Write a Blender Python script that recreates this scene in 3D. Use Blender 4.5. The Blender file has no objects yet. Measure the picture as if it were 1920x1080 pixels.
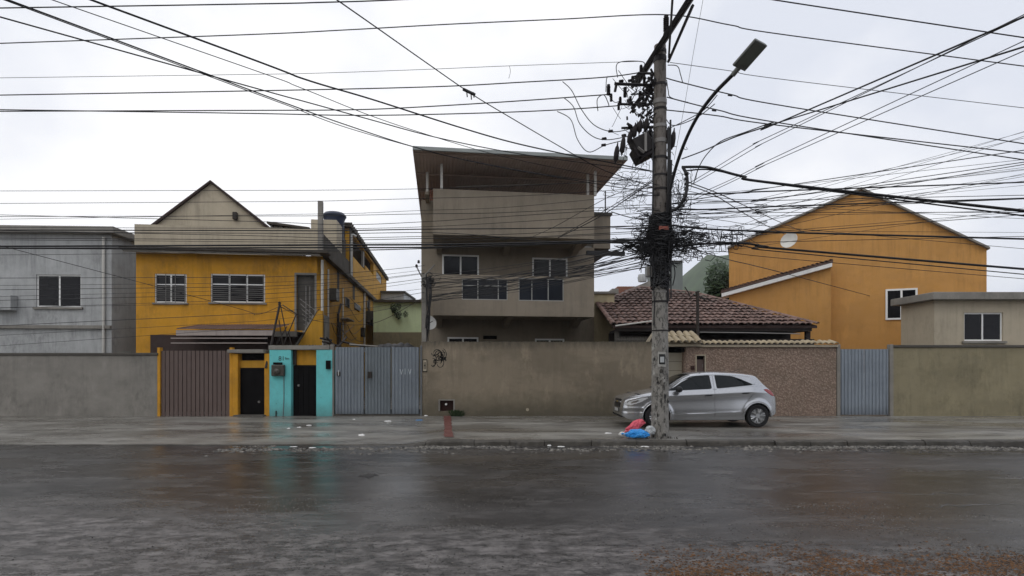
import bpy, bmesh, math, random
from mathutils import Vector, Matrix, noise
random.seed(7)
R = math.radians
scene = bpy.context.scene
COL = scene.collection

# ------------------------------------------------------------------ camera, sky, sun, exposure
EYE = 1.7                      # camera height above the road
FOC, PX0, PY0 = 1050.0, 960.0, 687.0   # focal length and principal point of the photograph, in its pixels
cam = bpy.data.cameras.new('camera'); co = bpy.data.objects.new('camera', cam); COL.objects.link(co)
cam.sensor_width = 36; cam.lens = 36 * FOC / 1920
cam.shift_y = (PY0 - 540) / 1920; cam.shift_x = 0
cam.clip_start = 0.1; cam.clip_end = 3000
co.location = (0, 0, EYE); co.rotation_euler = (R(90), 0, 0)
scene.camera = co

w = bpy.data.worlds.new('World'); scene.world = w; w.use_nodes = True
nt = w.node_tree; nt.nodes.clear()
out = nt.nodes.new('ShaderNodeOutputWorld'); bg = nt.nodes.new('ShaderNodeBackground')
sky = nt.nodes.new('ShaderNodeTexSky'); sky.sky_type = 'NISHITA'; sky.sun_disc = False
sky.sun_elevation = R(58); sky.sun_rotation = R(200)
tc = nt.nodes.new('ShaderNodeTexCoord'); mp = nt.nodes.new('ShaderNodeMapping'); mp.inputs['Scale'].default_value = (1, 1, 1.6)
mp.inputs['Location'].default_value = (0.35, 0.1, 0.2)
ns = nt.nodes.new('ShaderNodeTexNoise'); ns.inputs['Scale'].default_value = 2.3; ns.inputs['Detail'].default_value = 5; ns.inputs['Roughness'].default_value = 0.48
rp = nt.nodes.new('ShaderNodeValToRGB')
rp.color_ramp.elements[0].position = 0.38; rp.color_ramp.elements[0].color = (8.7, 9.1, 10.1, 1)
rp.color_ramp.elements[1].position = 0.60; rp.color_ramp.elements[1].color = (12.2, 12.2, 12.35, 1)
mx_ = nt.nodes.new('ShaderNodeMix'); mx_.data_type = 'RGBA'; mx_.inputs[0].default_value = 0.95
L = nt.links.new
L(tc.outputs['Generated'], mp.inputs[0]); L(mp.outputs[0], ns.inputs['Vector']); sp = nt.nodes.new('ShaderNodeSeparateXYZ'); L(tc.outputs['Generated'], sp.inputs[0])
ma = nt.nodes.new('ShaderNodeMath'); ma.operation = 'MULTIPLY_ADD'; ma.inputs[1].default_value = -0.16; L(sp.outputs[0], ma.inputs[0]); L(ns.outputs['Fac'], ma.inputs[2])   # the cloud is thinner towards the left
L(ma.outputs[0], rp.inputs[0])
L(sky.outputs[0], mx_.inputs[6]); L(rp.outputs[0], mx_.inputs[7]); L(mx_.outputs[2], bg.inputs[0]); L(bg.outputs[0], out.inputs[0])
bg.inputs[1].default_value = 0.093

sl = bpy.data.lights.new('sun', 'SUN'); sl.energy = 0.5; sl.angle = R(40); sl.color = (1, 0.97, 0.93)
so = bpy.data.objects.new('sun', sl); COL.objects.link(so); so.rotation_euler = (R(32), 0, R(-20))
scene.view_settings.view_transform = 'Standard'; scene.view_settings.look = 'None'
scene.view_settings.exposure = 0.0; scene.view_settings.gamma = 1; scene.view_settings.use_curve_mapping = False
scene.cycles.use_denoising = True; scene.cycles.denoising_input_passes = 'RGB_ALBEDO_NORMAL'
scene.cycles.max_bounces = 8; scene.cycles.diffuse_bounces = 6; scene.cycles.glossy_bounces = 3

# ------------------------------------------------------------------ helpers
def at(px, py, Y):             # the point at depth Y that the photograph shows at pixel (px, py)
    return Vector(((px - PX0) / FOC * Y, Y, EYE + (PY0 - py) / FOC * Y))
def mx(px, Y): return (px - PX0) / FOC * Y
def mz(py, Y): return EYE + (PY0 - py) / FOC * Y

class Frame:                   # a house's own axes: x along its front, y into its depth
    def __init__(s, ox, oy, k):
        n = math.hypot(1, k)
        s.m = Matrix(((1/n, -k/n, 0, ox), (k/n, 1/n, 0, oy), (0, 0, 1, 0), (0, 0, 0, 1))); s.i = s.m.inverted()
    def ray(s, px, py):
        a = s.i @ Vector((0, 0, EYE)); b = s.i.to_3x3() @ Vector(((px - PX0) / FOC, 1, (PY0 - py) / FOC)); return a, b
    def front(s, px, py, off=0):
        a, b = s.ray(px, py); t = (off - a.y) / b.y; p = a + b * t; return p.x, p.z
    def side(s, px, py, off=0):
        a, b = s.ray(px, py); t = (off - a.x) / b.x; p = a + b * t; return p.y, p.z

WM = {}
def tag(o, label=None, cat=None, group=None, kind=None):
    if label: o['label'] = label
    if cat: o['category'] = cat
    if group: o['group'] = group
    if kind: o['kind'] = kind
    return o
def thing(name, label, cat, loc=(0, 0, 0), group=None, kind=None):
    o = bpy.data.objects.new(name, None); COL.objects.link(o); o.location = loc; o.empty_display_size = 0.2
    WM[o.name] = Matrix.Translation(Vector(loc)); return tag(o, label, cat, group, kind)

class MB:
    def __init__(s, xf=None): s.v = []; s.f = []; s.xf = xf
    def add(s, vs, fs):
        o = len(s.v)
        s.v += [tuple(s.xf @ Vector(p)) if s.xf else tuple(p) for p in vs]
        s.f += [[i + o for i in f] for f in fs]; return s
    def box(s, x0, x1, y0, y1, z0, z1):
        x0, x1 = min(x0, x1), max(x0, x1); y0, y1 = min(y0, y1), max(y0, y1); z0, z1 = min(z0, z1), max(z0, z1)
        return s.add([(x0,y0,z0),(x1,y0,z0),(x1,y1,z0),(x0,y1,z0),(x0,y0,z1),(x1,y0,z1),(x1,y1,z1),(x0,y1,z1)],
              [(0,3,2,1),(4,5,6,7),(0,1,5,4),(1,2,6,5),(2,3,7,6),(3,0,4,7)])
    def prism(s, poly, y0, y1):   # polygon in x,z pushed along y
        n = len(poly)
        return s.add([(p[0], y0, p[1]) for p in poly] + [(p[0], y1, p[1]) for p in poly],
              [list(range(n)), list(range(2*n-1, n-1, -1))] + [(i, n+i, n+(i+1) % n, (i+1) % n) for i in range(n)])
    def slab(s, poly, z0, z1):    # polygon in x,y pushed along z
        n = len(poly)
        return s.add([(p[0], p[1], z0) for p in poly] + [(p[0], p[1], z1) for p in poly],
              [list(range(n-1, -1, -1)), list(range(n, 2*n))] + [(i, (i+1) % n, n+(i+1) % n, n+i) for i in range(n)])
    def sideprism(s, poly, x0, x1):  # polygon in y,z pushed along x
        n = len(poly)
        return s.add([(x0, p[0], p[1]) for p in poly] + [(x1, p[0], p[1]) for p in poly],
              [list(range(n)), list(range(2*n-1, n-1, -1))] + [(i, n+i, n+(i+1) % n, (i+1) % n) for i in range(n)])
    def tube(s, pts, r, n=6):
        pts = [Vector(p) for p in pts]; m = len(pts); vs = []; fs = []
        rs = r if isinstance(r, (list, tuple)) else [r] * m
        up = Vector((0, 0, 1)); prev = None
        for i, p in enumerate(pts):
            d = (pts[min(i+1, m-1)] - pts[max(i-1, 0)])
            d = d.normalized() if d.length > 1e-9 else Vector((0, 0, 1))
            a = prev - d * prev.dot(d) if prev else (up.cross(d) if abs(d.z) < 0.95 else Vector((1, 0, 0)).cross(d))
            if a.length < 1e-6: a = d.orthogonal()
            a.normalize(); prev = a; b = d.cross(a)
            vs += [p + (a * math.cos(t) + b * math.sin(t)) * rs[i] for t in [2*math.pi*j/n for j in range(n)]]
        for i in range(m-1):
            fs += [(i*n+j, i*n+(j+1) % n, (i+1)*n+(j+1) % n, (i+1)*n+j) for j in range(n)]
        fs += [list(range(n-1, -1, -1)), list(range((m-1)*n, m*n))]
        return s.add(vs, fs)
    def lathe(s, prof, c, n=14, ax=None):   # profile of (radius, height) turned round an axis
        ax = (ax or Vector((0, 0, 1))).normalized(); a = ax.orthogonal().normalized(); b = ax.cross(a); c = Vector(c)
        vs = []; fs = []; m = len(prof)
        for r, z in prof: vs += [c + ax*z + (a*math.cos(2*math.pi*j/n) + b*math.sin(2*math.pi*j/n))*max(r, 1e-4) for j in range(n)]
        for i in range(m-1): fs += [(i*n+j, i*n+(j+1) % n, (i+1)*n+(j+1) % n, (i+1)*n+j) for j in range(n)]
        fs += [list(range(n-1, -1, -1)), list(range((m-1)*n, m*n))]
        return s.add(vs, fs)
    def wall(s, x0, x1, z0, z1, y0, y1, holes=()):   # a wall with openings that go right through it
        xs = sorted({x0, x1, *[h[0] for h in holes], *[h[1] for h in holes]}); zs = sorted({z0, z1, *[h[2] for h in holes], *[h[3] for h in holes]})
        xs = [x for x in xs if x0 <= x <= x1]; zs = [z for z in zs if z0 <= z <= z1]
        def solid(i, j):
            if i < 0 or j < 0 or i >= len(xs)-1 or j >= len(zs)-1: return False
            cx, cz = (xs[i]+xs[i+1])/2, (zs[j]+zs[j+1])/2
            return not any(h[0] < cx < h[1] and h[2] < cz < h[3] for h in holes)
        for i in range(len(xs)-1):
            for j in range(len(zs)-1):
                if not solid(i, j): continue
                a, b, c, d = xs[i], xs[i+1], zs[j], zs[j+1]
                s.add([(a,y0,c),(b,y0,c),(b,y0,d),(a,y0,d)], [(0,1,2,3)]); s.add([(a,y1,c),(b,y1,c),(b,y1,d),(a,y1,d)], [(3,2,1,0)])
                if not solid(i-1, j): s.add([(a,y0,c),(a,y0,d),(a,y1,d),(a,y1,c)], [(0,1,2,3)])
                if not solid(i+1, j): s.add([(b,y0,c),(b,y1,c),(b,y1,d),(b,y0,d)], [(0,1,2,3)])
                if not solid(i, j-1): s.add([(a,y0,c),(a,y1,c),(b,y1,c),(b,y0,c)], [(0,1,2,3)])
                if not solid(i, j+1): s.add([(a,y0,d),(b,y0,d),(b,y1,d),(a,y1,d)], [(0,1,2,3)])
        return s
    def build(s, name, mat, parent=None, smooth=None, bevel=0, label=None, kind=None):
        me = bpy.data.meshes.new(name)
        vs = s.v
        if parent is not None and parent.name in WM:
            iv = WM[parent.name].inverted(); vs = [tuple(iv @ Vector(p)) for p in vs]
        me.from_pydata(vs, [], s.f); me.materials.append(mat)
        if smooth:
            me.polygons.foreach_set('use_smooth', [True] * len(me.polygons)); me.set_sharp_from_angle(angle=R(smooth))
        o = bpy.data.objects.new(name, me); COL.objects.link(o)
        if parent is not None: o.parent = parent; WM[o.name] = WM.get(parent.name, Matrix())
        else: WM[o.name] = Matrix()
        if bevel:
            b = o.modifiers.new('bevel', 'BEVEL'); b.width = bevel; b.segments = 2; b.limit_method = 'ANGLE'
        return tag(o, label, kind=kind)

def spline(pts, k=8):
    pts = [Vector(p) for p in pts]
    if len(pts) == 2: return [pts[0].lerp(pts[1], i / k) for i in range(k+1)]
    res = []
    for i in range(len(pts)-1):
        p0, p1, p2 = pts[max(i-1, 0)], pts[i], pts[i+1]; p3 = pts[min(i+2, len(pts)-1)]
        for j in range(k):
            t = j / k
            res.append(0.5*((2*p1) + (p2-p0)*t + (2*p0-5*p1+4*p2-p3)*t*t + (3*p1-p0-3*p2+p3)*t**3))
    res.append(pts[-1]); return res

# ------------------------------------------------------------------ materials
def nodes(name):
    m = bpy.data.materials.new(name); m.use_nodes = True; t = m.node_tree; t.nodes.clear()
    o = t.nodes.new('ShaderNodeOutputMaterial'); b = t.nodes.new('ShaderNodeBsdfPrincipled'); t.links.new(b.outputs[0], o.inputs[0])
    return m, t, b
def nz(t, scale, vec, detail=5, rough=0.55):
    n = t.nodes.new('ShaderNodeTexNoise'); n.inputs['Scale'].default_value = scale; n.inputs['Detail'].default_value = detail
    n.inputs['Roughness'].default_value = rough; t.links.new(vec, n.inputs['Vector']); return n.outputs['Fac']
def mapv(t, vec, sc, loc=(0, 0, 0)):
    n = t.nodes.new('ShaderNodeMapping'); n.inputs['Scale'].default_value = sc; n.inputs['Location'].default_value = loc; t.links.new(vec, n.inputs[0]); return n.outputs[0]
def ramp(t, fac, p0, p1, c0=(0, 0, 0, 1), c1=(1, 1, 1, 1)):
    n = t.nodes.new('ShaderNodeValToRGB'); e = n.color_ramp.elements
    e[0].position = p0; e[1].position = p1; e[0].color = c0; e[1].color = c1; t.links.new(fac, n.inputs[0]); return n.outputs[0]
def mix(t, fac, a, b, mode='MIX'):
    n = t.nodes.new('ShaderNodeMix'); n.data_type = 'RGBA'; n.blend_type = mode; n.clamp_factor = True
    for v, i in ((fac, 0), (a, 6), (b, 7)):
        if isinstance(v, (int, float)): n.inputs[i].default_value = v
        elif isinstance(v, tuple): n.inputs[i].default_value = (*v[:3], 1)
        else: t.links.new(v, n.inputs[i])
    return n.outputs[2]
def mth(t, op, a, b=0.0, clamp=False):
    n = t.nodes.new('ShaderNodeMath'); n.operation = op; n.use_clamp = clamp
    for v, i in ((a, 0), (b, 1)):
        if isinstance(v, (int, float)): n.inputs[i].default_value = v
        else: t.links.new(v, n.inputs[i])
    return n.outputs[0]
def bump(t, b, h, strength=0.3, dist=0.02, prev=None):
    n = t.nodes.new('ShaderNodeBump'); n.inputs['Strength'].default_value = strength; n.inputs['Distance'].default_value = dist
    t.links.new(h, n.inputs['Height'])
    if prev: t.links.new(prev, n.inputs['Normal'])
    t.links.new(n.outputs[0], b.inputs['Normal']); return n.outputs[0]
def pos(t):
    return t.nodes.new('ShaderNodeNewGeometry').outputs['Position']

def surf(name, col, rough=0.8, metal=0.0, var=0.25, scale=2.0, streak=0.0, grime=0.0, gcol=(0.03, 0.028, 0.022), bmp=0.25, bscale=45.0, spec=0.4, rand=0.0, base=0.0, btop=0.0, band=0.7, patch=0.0, chips=0.0):
    """Weathered paint, plaster, concrete or metal: blotches, rain streaks, mould, splash dirt above ground height, fine relief."""
    m, t, b = nodes(name); p = pos(t)
    c = mix(t, nz(t, scale, p, 7, 0.6), tuple(x*(1-var) for x in col), tuple(min(1, x*(1+var)) for x in col))
    if rand:
        oi = t.nodes.new('ShaderNodeObjectInfo'); c = mix(t, mth(t, 'MULTIPLY', oi.outputs['Random'], rand), c, tuple(x*0.35 for x in col))
        c = mix(t, mth(t, 'MULTIPLY', mth(t, 'GREATER_THAN', oi.outputs['Random'], 0.8), rand*0.6), c, tuple(min(1, x*1.9) for x in col))
    if patch:
        f = ramp(t, nz(t, 0.55, mapv(t, p, (0.7, 1, 1.5), (3, 1, 2)), 8, 0.66), 0.47, 0.58)
        c = mix(t, mth(t, 'MULTIPLY', f, patch), c, tuple(x*0.72 for x in col))
        f = ramp(t, nz(t, 1.5, mapv(t, p, (1.2, 1, 0.5), (1, 4, 7)), 9, 0.72), 0.55, 0.66)
        c = mix(t, mth(t, 'MULTIPLY', f, patch), c, tuple(min(1, x*1.3) for x in col))
    if chips:
        f = ramp(t, nz(t, 7, p, 8, 0.8), 0.625, 0.65); c = mix(t, mth(t, 'MULTIPLY', f, chips), c, (0.055, 0.07, 0.065))
    if streak:
        f = ramp(t, nz(t, 1.0, mapv(t, p, (4.0, 4.0, 0.30)), 9, 0.75), 0.46, 0.72)
        f = mth(t, 'MULTIPLY', f, ramp(t, nz(t, 0.9, p, 4, 0.6), 0.36, 0.62))
        c = mix(t, mth(t, 'MULTIPLY', f, streak*1.6, True), c, tuple(x*0.45 for x in col))
    if grime:
        f = mth(t, 'MULTIPLY', ramp(t, nz(t, 0.8, p, 8, 0.7), 0.47, 0.70), ramp(t, nz(t, 9, mapv(t, p, (1, 1, 0.5)), 6, 0.7), 0.35, 0.7))
        c = mix(t, mth(t, 'MULTIPLY', f, grime), c, gcol)
    if base:
        s = t.nodes.new('ShaderNodeSeparateXYZ'); t.links.new(p, s.inputs[0])
        h = mth(t, 'ADD', s.outputs[2], mth(t, 'MULTIPLY', nz(t, 2.5, p, 6, 0.7), -1.1 * band))
        f = mth(t, 'SUBTRACT', 1.0, mth(t, 'DIVIDE', mth(t, 'ADD', h, 0.25*band), band), True)
        c = mix(t, mth(t, 'MULTIPLY', f, base), c, gcol)
        if btop:
            f2 = mth(t, 'MULTIPLY', mth(t, 'ADD', mth(t, 'SUBTRACT', s.outputs[2], btop), mth(t, 'MULTIPLY', nz(t, 5, mapv(t, p, (1.5, 1, 0.4)), 6, 0.7), 0.5)), 3.0, True)
            c = mix(t, mth(t, 'MULTIPLY', f2, 0.75), c, (0.035, 0.032, 0.026))
    t.links.new(c, b.inputs['Base Color']); b.inputs['Metallic'].default_value = metal; b.inputs['Specular IOR Level'].default_value = spec
    r = ramp(t, nz(t, 3.5, p, 4), 0.3, 0.7, (max(0, rough-0.14),)*3 + (1,), (min(1, rough+0.12),)*3 + (1,)); t.links.new(r, b.inputs['Roughness'])
    if bmp: bump(t, b, nz(t, bscale, p, 4, 0.6), bmp, 0.01)
    return m

def plain(name, col, rough=0.5, metal=0.0, spec=0.5):
    return surf(name, col, rough, metal, 0.15, 6, bmp=0.06, spec=spec)

m_wall = surf('beige_render', (0.258, 0.214, 0.155), 0.85, var=0.15, scale=0.8, streak=0.25, grime=0.7, gcol=(0.085, 0.076, 0.052), base=0.8, btop=2.46, patch=.75)
m_house = surf('taupe_paint', (0.258, 0.218, 0.166), 0.8, var=0.10, scale=0.7, streak=0.35, grime=0.35, gcol=(0.06, 0.052, 0.042), patch=.35)
m_house_side = surf('bare_render', (0.17, 0.145, 0.12), 0.85, var=0.2, streak=0.35, grime=0.5)
m_tan = surf('tan_render', (0.26, 0.225, 0.14), 0.85, var=0.15, streak=0.4, grime=0.6, patch=.5)
m_yellow = surf('ochre_paint', (0.62, 0.30, 0.020), 0.75, var=0.16, scale=1.1, streak=0.5, grime=0.6, patch=.45, gcol=(0.09, 0.055, 0.02))
m_yellow_old = surf('mouldy_ochre_paint', (0.52, 0.27, 0.022), 0.8, var=0.2, scale=0.8, streak=0.6, grime=0.75, gcol=(0.06, 0.042, 0.02))
m_orange = surf('orange_paint', (0.56, 0.285, 0.078), 0.75, var=0.13, scale=0.45, streak=0.4, grime=0.3, gcol=(0.22, 0.11, 0.04), patch=.3)
m_cream = surf('cream_render', (0.46, 0.40, 0.30), 0.85, var=0.14, streak=0.4, grime=0.4, gcol=(0.10, 0.085, 0.06))
m_mould = surf('black_moulded_concrete', (0.075, 0.062, 0.048), 0.9, var=0.5, scale=2.5, streak=0.5, grime=0.6, gcol=(0.02, 0.018, 0.015))
m_cyan = surf('turquoise_paint', (0.155, 0.60, 0.61), 0.7, var=0.13, scale=3, streak=0.25, grime=0.55, gcol=(0.10, 0.16, 0.15), base=0.6, band=0.5, chips=.85)
m_conc = surf('weathered_concrete', (0.25, 0.235, 0.21), 0.85, var=0.25, streak=0.3, grime=0.5, patch=.5)
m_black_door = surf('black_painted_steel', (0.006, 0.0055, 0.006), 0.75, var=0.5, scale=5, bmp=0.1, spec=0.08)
m_gate = surf('galvanised_sheet', (0.25, 0.285, 0.325), 0.42, 0.35, var=0.16, scale=1.4, streak=0.35, grime=0.35, gcol=(0.07, 0.075, 0.08), bmp=0.08, base=.55, band=.35, patch=.2)
m_gate_dirty = surf('galvanised_sheet_soiled', (0.20, 0.23, 0.255), 0.45, 0.3, var=0.2, scale=1.4, streak=0.35, grime=0.5, gcol=(0.06, 0.065, 0.065), bmp=0.08)
m_steel = surf('grey_painted_steel', (0.17, 0.18, 0.19), 0.5, 0.3, var=0.25, streak=0.3, bmp=0.1)
m_dark_steel = surf('rusty_dark_steel', (0.035, 0.028, 0.024), 0.65, 0.2, var=0.5, scale=6, bmp=0.2)
m_white_alu = surf('white_aluminium', (0.80, 0.80, 0.78), 0.45, var=0.1, streak=0.15, bmp=0.03)
m_pipe = surf('white_plastic_pipe', (0.55, 0.54, 0.50), 0.5, var=0.15, streak=0.25, bmp=0.03)
m_canopy_under = surf('corrugated_sheet_underside', (0.52, 0.41, 0.35), 0.7, 0.0, var=0.2, scale=1.5, streak=0.0, grime=0.35, bmp=0.1)
m_fascia = surf('pale_green_grey_flashing', (0.27, 0.29, 0.28), 0.5, 0.2, var=0.2, streak=0.2)
m_brick = surf('bare_clay_block', (0.24, 0.105, 0.07), 0.9, var=0.3, scale=6, grime=0.4, rand=0.3)
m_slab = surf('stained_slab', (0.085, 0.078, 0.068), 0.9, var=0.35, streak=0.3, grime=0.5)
m_tile = surf('old_clay_tile', (0.205, 0.130, 0.108), 0.75, var=0.35, scale=7, grime=0.75, gcol=(0.05, 0.04, 0.036), rand=0.55)
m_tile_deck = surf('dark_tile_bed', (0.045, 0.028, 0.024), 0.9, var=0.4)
m_tile_pale = surf('beige_clay_tile', (0.40, 0.33, 0.22), 0.8, var=0.3, scale=7, grime=0.6, rand=0.3)
m_veranda = surf('veranda_shade_brown', (0.024, 0.018, 0.016), 0.8, var=0.4)  # brown taken nearly to black: the shade under the eave is painted in
m_conc_pole = None
m_rub = surf('black_cable_sheath', (0.012, 0.012, 0.014), 0.55, var=0.3, bmp=0.0)
m_wire = surf('weathered_aluminium_wire', (0.045, 0.045, 0.05), 0.6, 0.2, var=0.3, bmp=0.0)
m_insul = surf('brown_porcelain', (0.020, 0.016, 0.017), 0.6, var=0.3, bmp=0.0, spec=0.15)
m_iron = surf('galvanised_pole_iron', (0.030, 0.027, 0.028), 0.7, 0.1, var=0.5, bmp=0.1, spec=0.2)
m_ironlight = surf('grey_galvanised_strap', (0.22, 0.21, 0.20), 0.55, 0.3, var=0.3, bmp=0.1)
m_tank = surf('dark_blue_water_tank', (0.018, 0.026, 0.055), 0.5, var=0.2, bmp=0.03)
m_green = surf('pale_green_paint', (0.68, 0.80, 0.50), 0.8, var=0.1, streak=0.25, grime=0.25, gcol=(0.15, 0.18, 0.1))
m_paleg = surf('grey_white_render', (0.42, 0.43, 0.43), 0.8, var=0.15, streak=0.6, grime=0.6, patch=.4)
m_lamp = surf('dark_grey_lamp_housing', (0.15, 0.16, 0.15), 0.5, 0.2, var=0.15, bmp=0.02)
m_litter = surf('white_paper', (0.72, 0.72, 0.70), 0.7, var=0.15, bmp=0.1)
m_paper = surf('dirty_bill_paper', (0.42, 0.41, 0.38), 0.8, var=0.35, scale=12, grime=0.5)
m_pink = surf('pink_plastic_bag', (0.72, 0.12, 0.17), 0.38, var=0.25, scale=14, bmp=0.25)
m_blue = surf('blue_plastic_bag', (0.03, 0.30, 0.74), 0.33, var=0.3, scale=14, bmp=0.25)
m_clear = surf('grey_white_plastic_bag', (0.5, 0.52, 0.53), 0.35, var=0.3, scale=14, bmp=0.25)
m_red_strip = surf('worn_red_paint', (0.135, 0.045, 0.038), 0.5, var=0.4, scale=6, grime=0.5, gcol=(0.08, 0.05, 0.045))
m_rust_box = surf('rust_brown_box', (0.035, 0.012, 0.010), 0.8, var=0.5, scale=9)
m_ink = plain('black_spray_paint', (0.012, 0.012, 0.012), 0.6)
m_whitepaint = plain('white_chalk_paint', (0.62, 0.66, 0.70), 0.7)
m_brown_door = surf('brown_painted_door', (0.12, 0.085, 0.075), 0.6, var=0.2)
m_cream_door = surf('cream_panel_door', (0.46, 0.42, 0.33), 0.6, var=0.08, streak=0.15)
m_pinkband = surf('faded_pink_fascia', (0.42, 0.36, 0.33), 0.8, var=0.15, streak=0.35, grime=0.3)
m_meter = surf('tarnished_meter_housing', (0.07, 0.065, 0.055), 0.5, 0.4, var=0.4, scale=8)
m_hazy_block = surf('grey_green_concrete', (0.15, 0.165, 0.155), 0.9, var=0.1, streak=0.2)
m_dish = surf('white_dish_enamel', (0.62, 0.61, 0.57), 0.45, var=0.08, streak=0.2)

def glass(name, col, rough=0.06, spec=0.5, curtain=0.0):
    m, t, b = nodes(name); p = pos(t)
    oi = t.nodes.new('ShaderNodeObjectInfo')
    c = mix(t, nz(t, 1.6, p, 3), tuple(x*0.4 for x in col), tuple(x*1.6 for x in col))
    c = mix(t, mth(t, 'MULTIPLY', ramp(t, oi.outputs['Random'], .55, .9), curtain), c, mix(t, nz(t, 3, mapv(t, p, (6, 6, .3)), 4), (.02, .02, .019), (.11, .105, .098))); t.links.new(c, b.inputs['Base Color'])
    b.inputs['Roughness'].default_value = rough; b.inputs['Specular IOR Level'].default_value = spec
    bump(t, b, nz(t, 2.5, p, 2), 0.04, 0.05); return m
m_glass = glass('dark_window_glass', (0.006, 0.006, 0.008), 0.10, 0.2, .35)
m_glass_rail = glass('tinted_balcony_glass', (0.020, 0.023, 0.030), 0.10, 0.35, .25)
m_glass_car = glass('tinted_car_glass', (0.004, 0.007, 0.008), 0.05, 0.3)

def road_mat():
    m, t, b = nodes('wet_asphalt'); p = pos(t); s = t.nodes.new('ShaderNodeSeparateXYZ'); t.links.new(p, s.inputs[0])
    big = nz(t, 0.45, mapv(t, p, (0.28, 1.3, 1)), 7, 0.62)
    c = mix(t, ramp(t, big, 0.38, 0.62), (0.014, 0.0125, 0.012), (0.042, 0.039, 0.038))
    mid = nz(t, 3.0, mapv(t, p, (0.45, 1.2, 1), (2, 7, 0)), 9, 0.72)
    c = mix(t, mth(t, 'MULTIPLY', ramp(t, mid, 0.50, 0.62), 0.55), c, (0.105, 0.098, 0.094))
    c = mix(t, mth(t, 'MULTIPLY', ramp(t, nz(t, 2.2, mapv(t, p, (0.35, 1.6, 1), (9, 3, 0)), 8, 0.7), 0.56, 0.66), 0.75), c, (0.014, 0.013, 0.0125))
    agg = nz(t, 42, p, 6, 0.8)
    c = mix(t, mth(t, 'MULTIPLY', ramp(t, agg, 0.48, 0.70), 0.75), c, (0.135, 0.13, 0.125))
    # old patched strip next to the near lane: rougher, paler, broken
    edge = mth(t, 'ADD', s.outputs[1], mth(t, 'MULTIPLY', nz(t, 0.9, mapv(t, p, (0.35, 1.5, 1)), 8, 0.7), -3.4))
    edge = mth(t, 'ADD', edge, mth(t, 'MULTIPLY', s.outputs[0], 0.16))
    near = ramp(t, mth(t, 'ADD', mth(t, 'MULTIPLY', edge, -0.6), 2.85), 0.15, 0.75)
    mott = ramp(t, nz(t, 5.5, mapv(t, p, (0.6, 1.1, 1)), 12, 0.82), 0.44, 0.59)
    c = mix(t, mth(t, 'MULTIPLY', mth(t, 'MULTIPLY', near, mott), 0.72), c, mix(t, nz(t, 14, p, 6, 0.7), (0.17, 0.157, 0.152), (0.36, 0.335, 0.325)))
    pits = ramp(t, nz(t, 9, mapv(t, p, (0.55, 1.1, 1)), 10, 0.8), 0.565, 0.60)
    c = mix(t, mth(t, 'MULTIPLY', pits, mth(t, 'ADD', mth(t, 'MULTIPLY', near, 0.7), 0.25)), c, (0.014, 0.012, 0.0115))
    # cracks running with the lane
    vo = t.nodes.new('ShaderNodeTexVoronoi'); vo.feature = 'DISTANCE_TO_EDGE'; vo.inputs['Scale'].default_value = 0.55
    wv = t.nodes.new('ShaderNodeVectorMath'); wv.operation = 'ADD'
    nn = t.nodes.new('ShaderNodeTexNoise'); nn.inputs['Scale'].default_value = 2.2; nn.inputs['Detail'].default_value = 6
    t.links.new(p, nn.inputs['Vector']); t.links.new(mapv(t, p, (0.35, 1.1, 1)), wv.inputs[0])
    sc = t.nodes.new('ShaderNodeVectorMath'); sc.operation = 'SCALE'; sc.inputs['Scale'].default_value = 0.7; t.links.new(nn.outputs['Color'], sc.inputs[0]); t.links.new(sc.outputs[0], wv.inputs[1])
    t.links.new(wv.outputs[0], vo.inputs['Vector'])
    crack = mth(t, 'MULTIPLY', ramp(t, vo.outputs['Distance'], 0.0, 0.012, (1, 1, 1, 1), (0, 0, 0, 1)), ramp(t, nz(t, 0.6, p, 4), 0.5, 0.62))
    c = mix(t, mth(t, 'MULTIPLY', crack, 0.8), c, (0.010, 0.010, 0.010))
    t.links.new(c, b.inputs['Base Color'])
    wet = nz(t, 0.42, mapv(t, p, (0.5, 1.0, 1), (3, 1, 0)), 5, 0.55)
    r = ramp(t, mth(t, 'ADD', mth(t, 'MULTIPLY', wet, 0.75), mth(t, 'MULTIPLY', mid, 0.25)), 0.42, 0.58, (0.13,)*3 + (1,), (0.40,)*3 + (1,))
    r2 = mix(t, mth(t, 'MULTIPLY', mth(t, 'MULTIPLY', near, mott), 0.7), r, (0.5, 0.5, 0.5))
    t.links.new(r2, b.inputs['Roughness']); b.inputs['Specular IOR Level'].default_value = 0.30
    h = mth(t, 'ADD', mth(t, 'MULTIPLY', agg, 0.30), mth(t, 'MULTIPLY', mth(t, 'MULTIPLY', mott, near), 1.0))
    h = mth(t, 'SUBTRACT', h, mth(t, 'ADD', crack, mth(t, 'MULTIPLY', pits, near)))
    bump(t, b, h, 0.38, 0.02); return m
m_road = road_mat()

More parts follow.
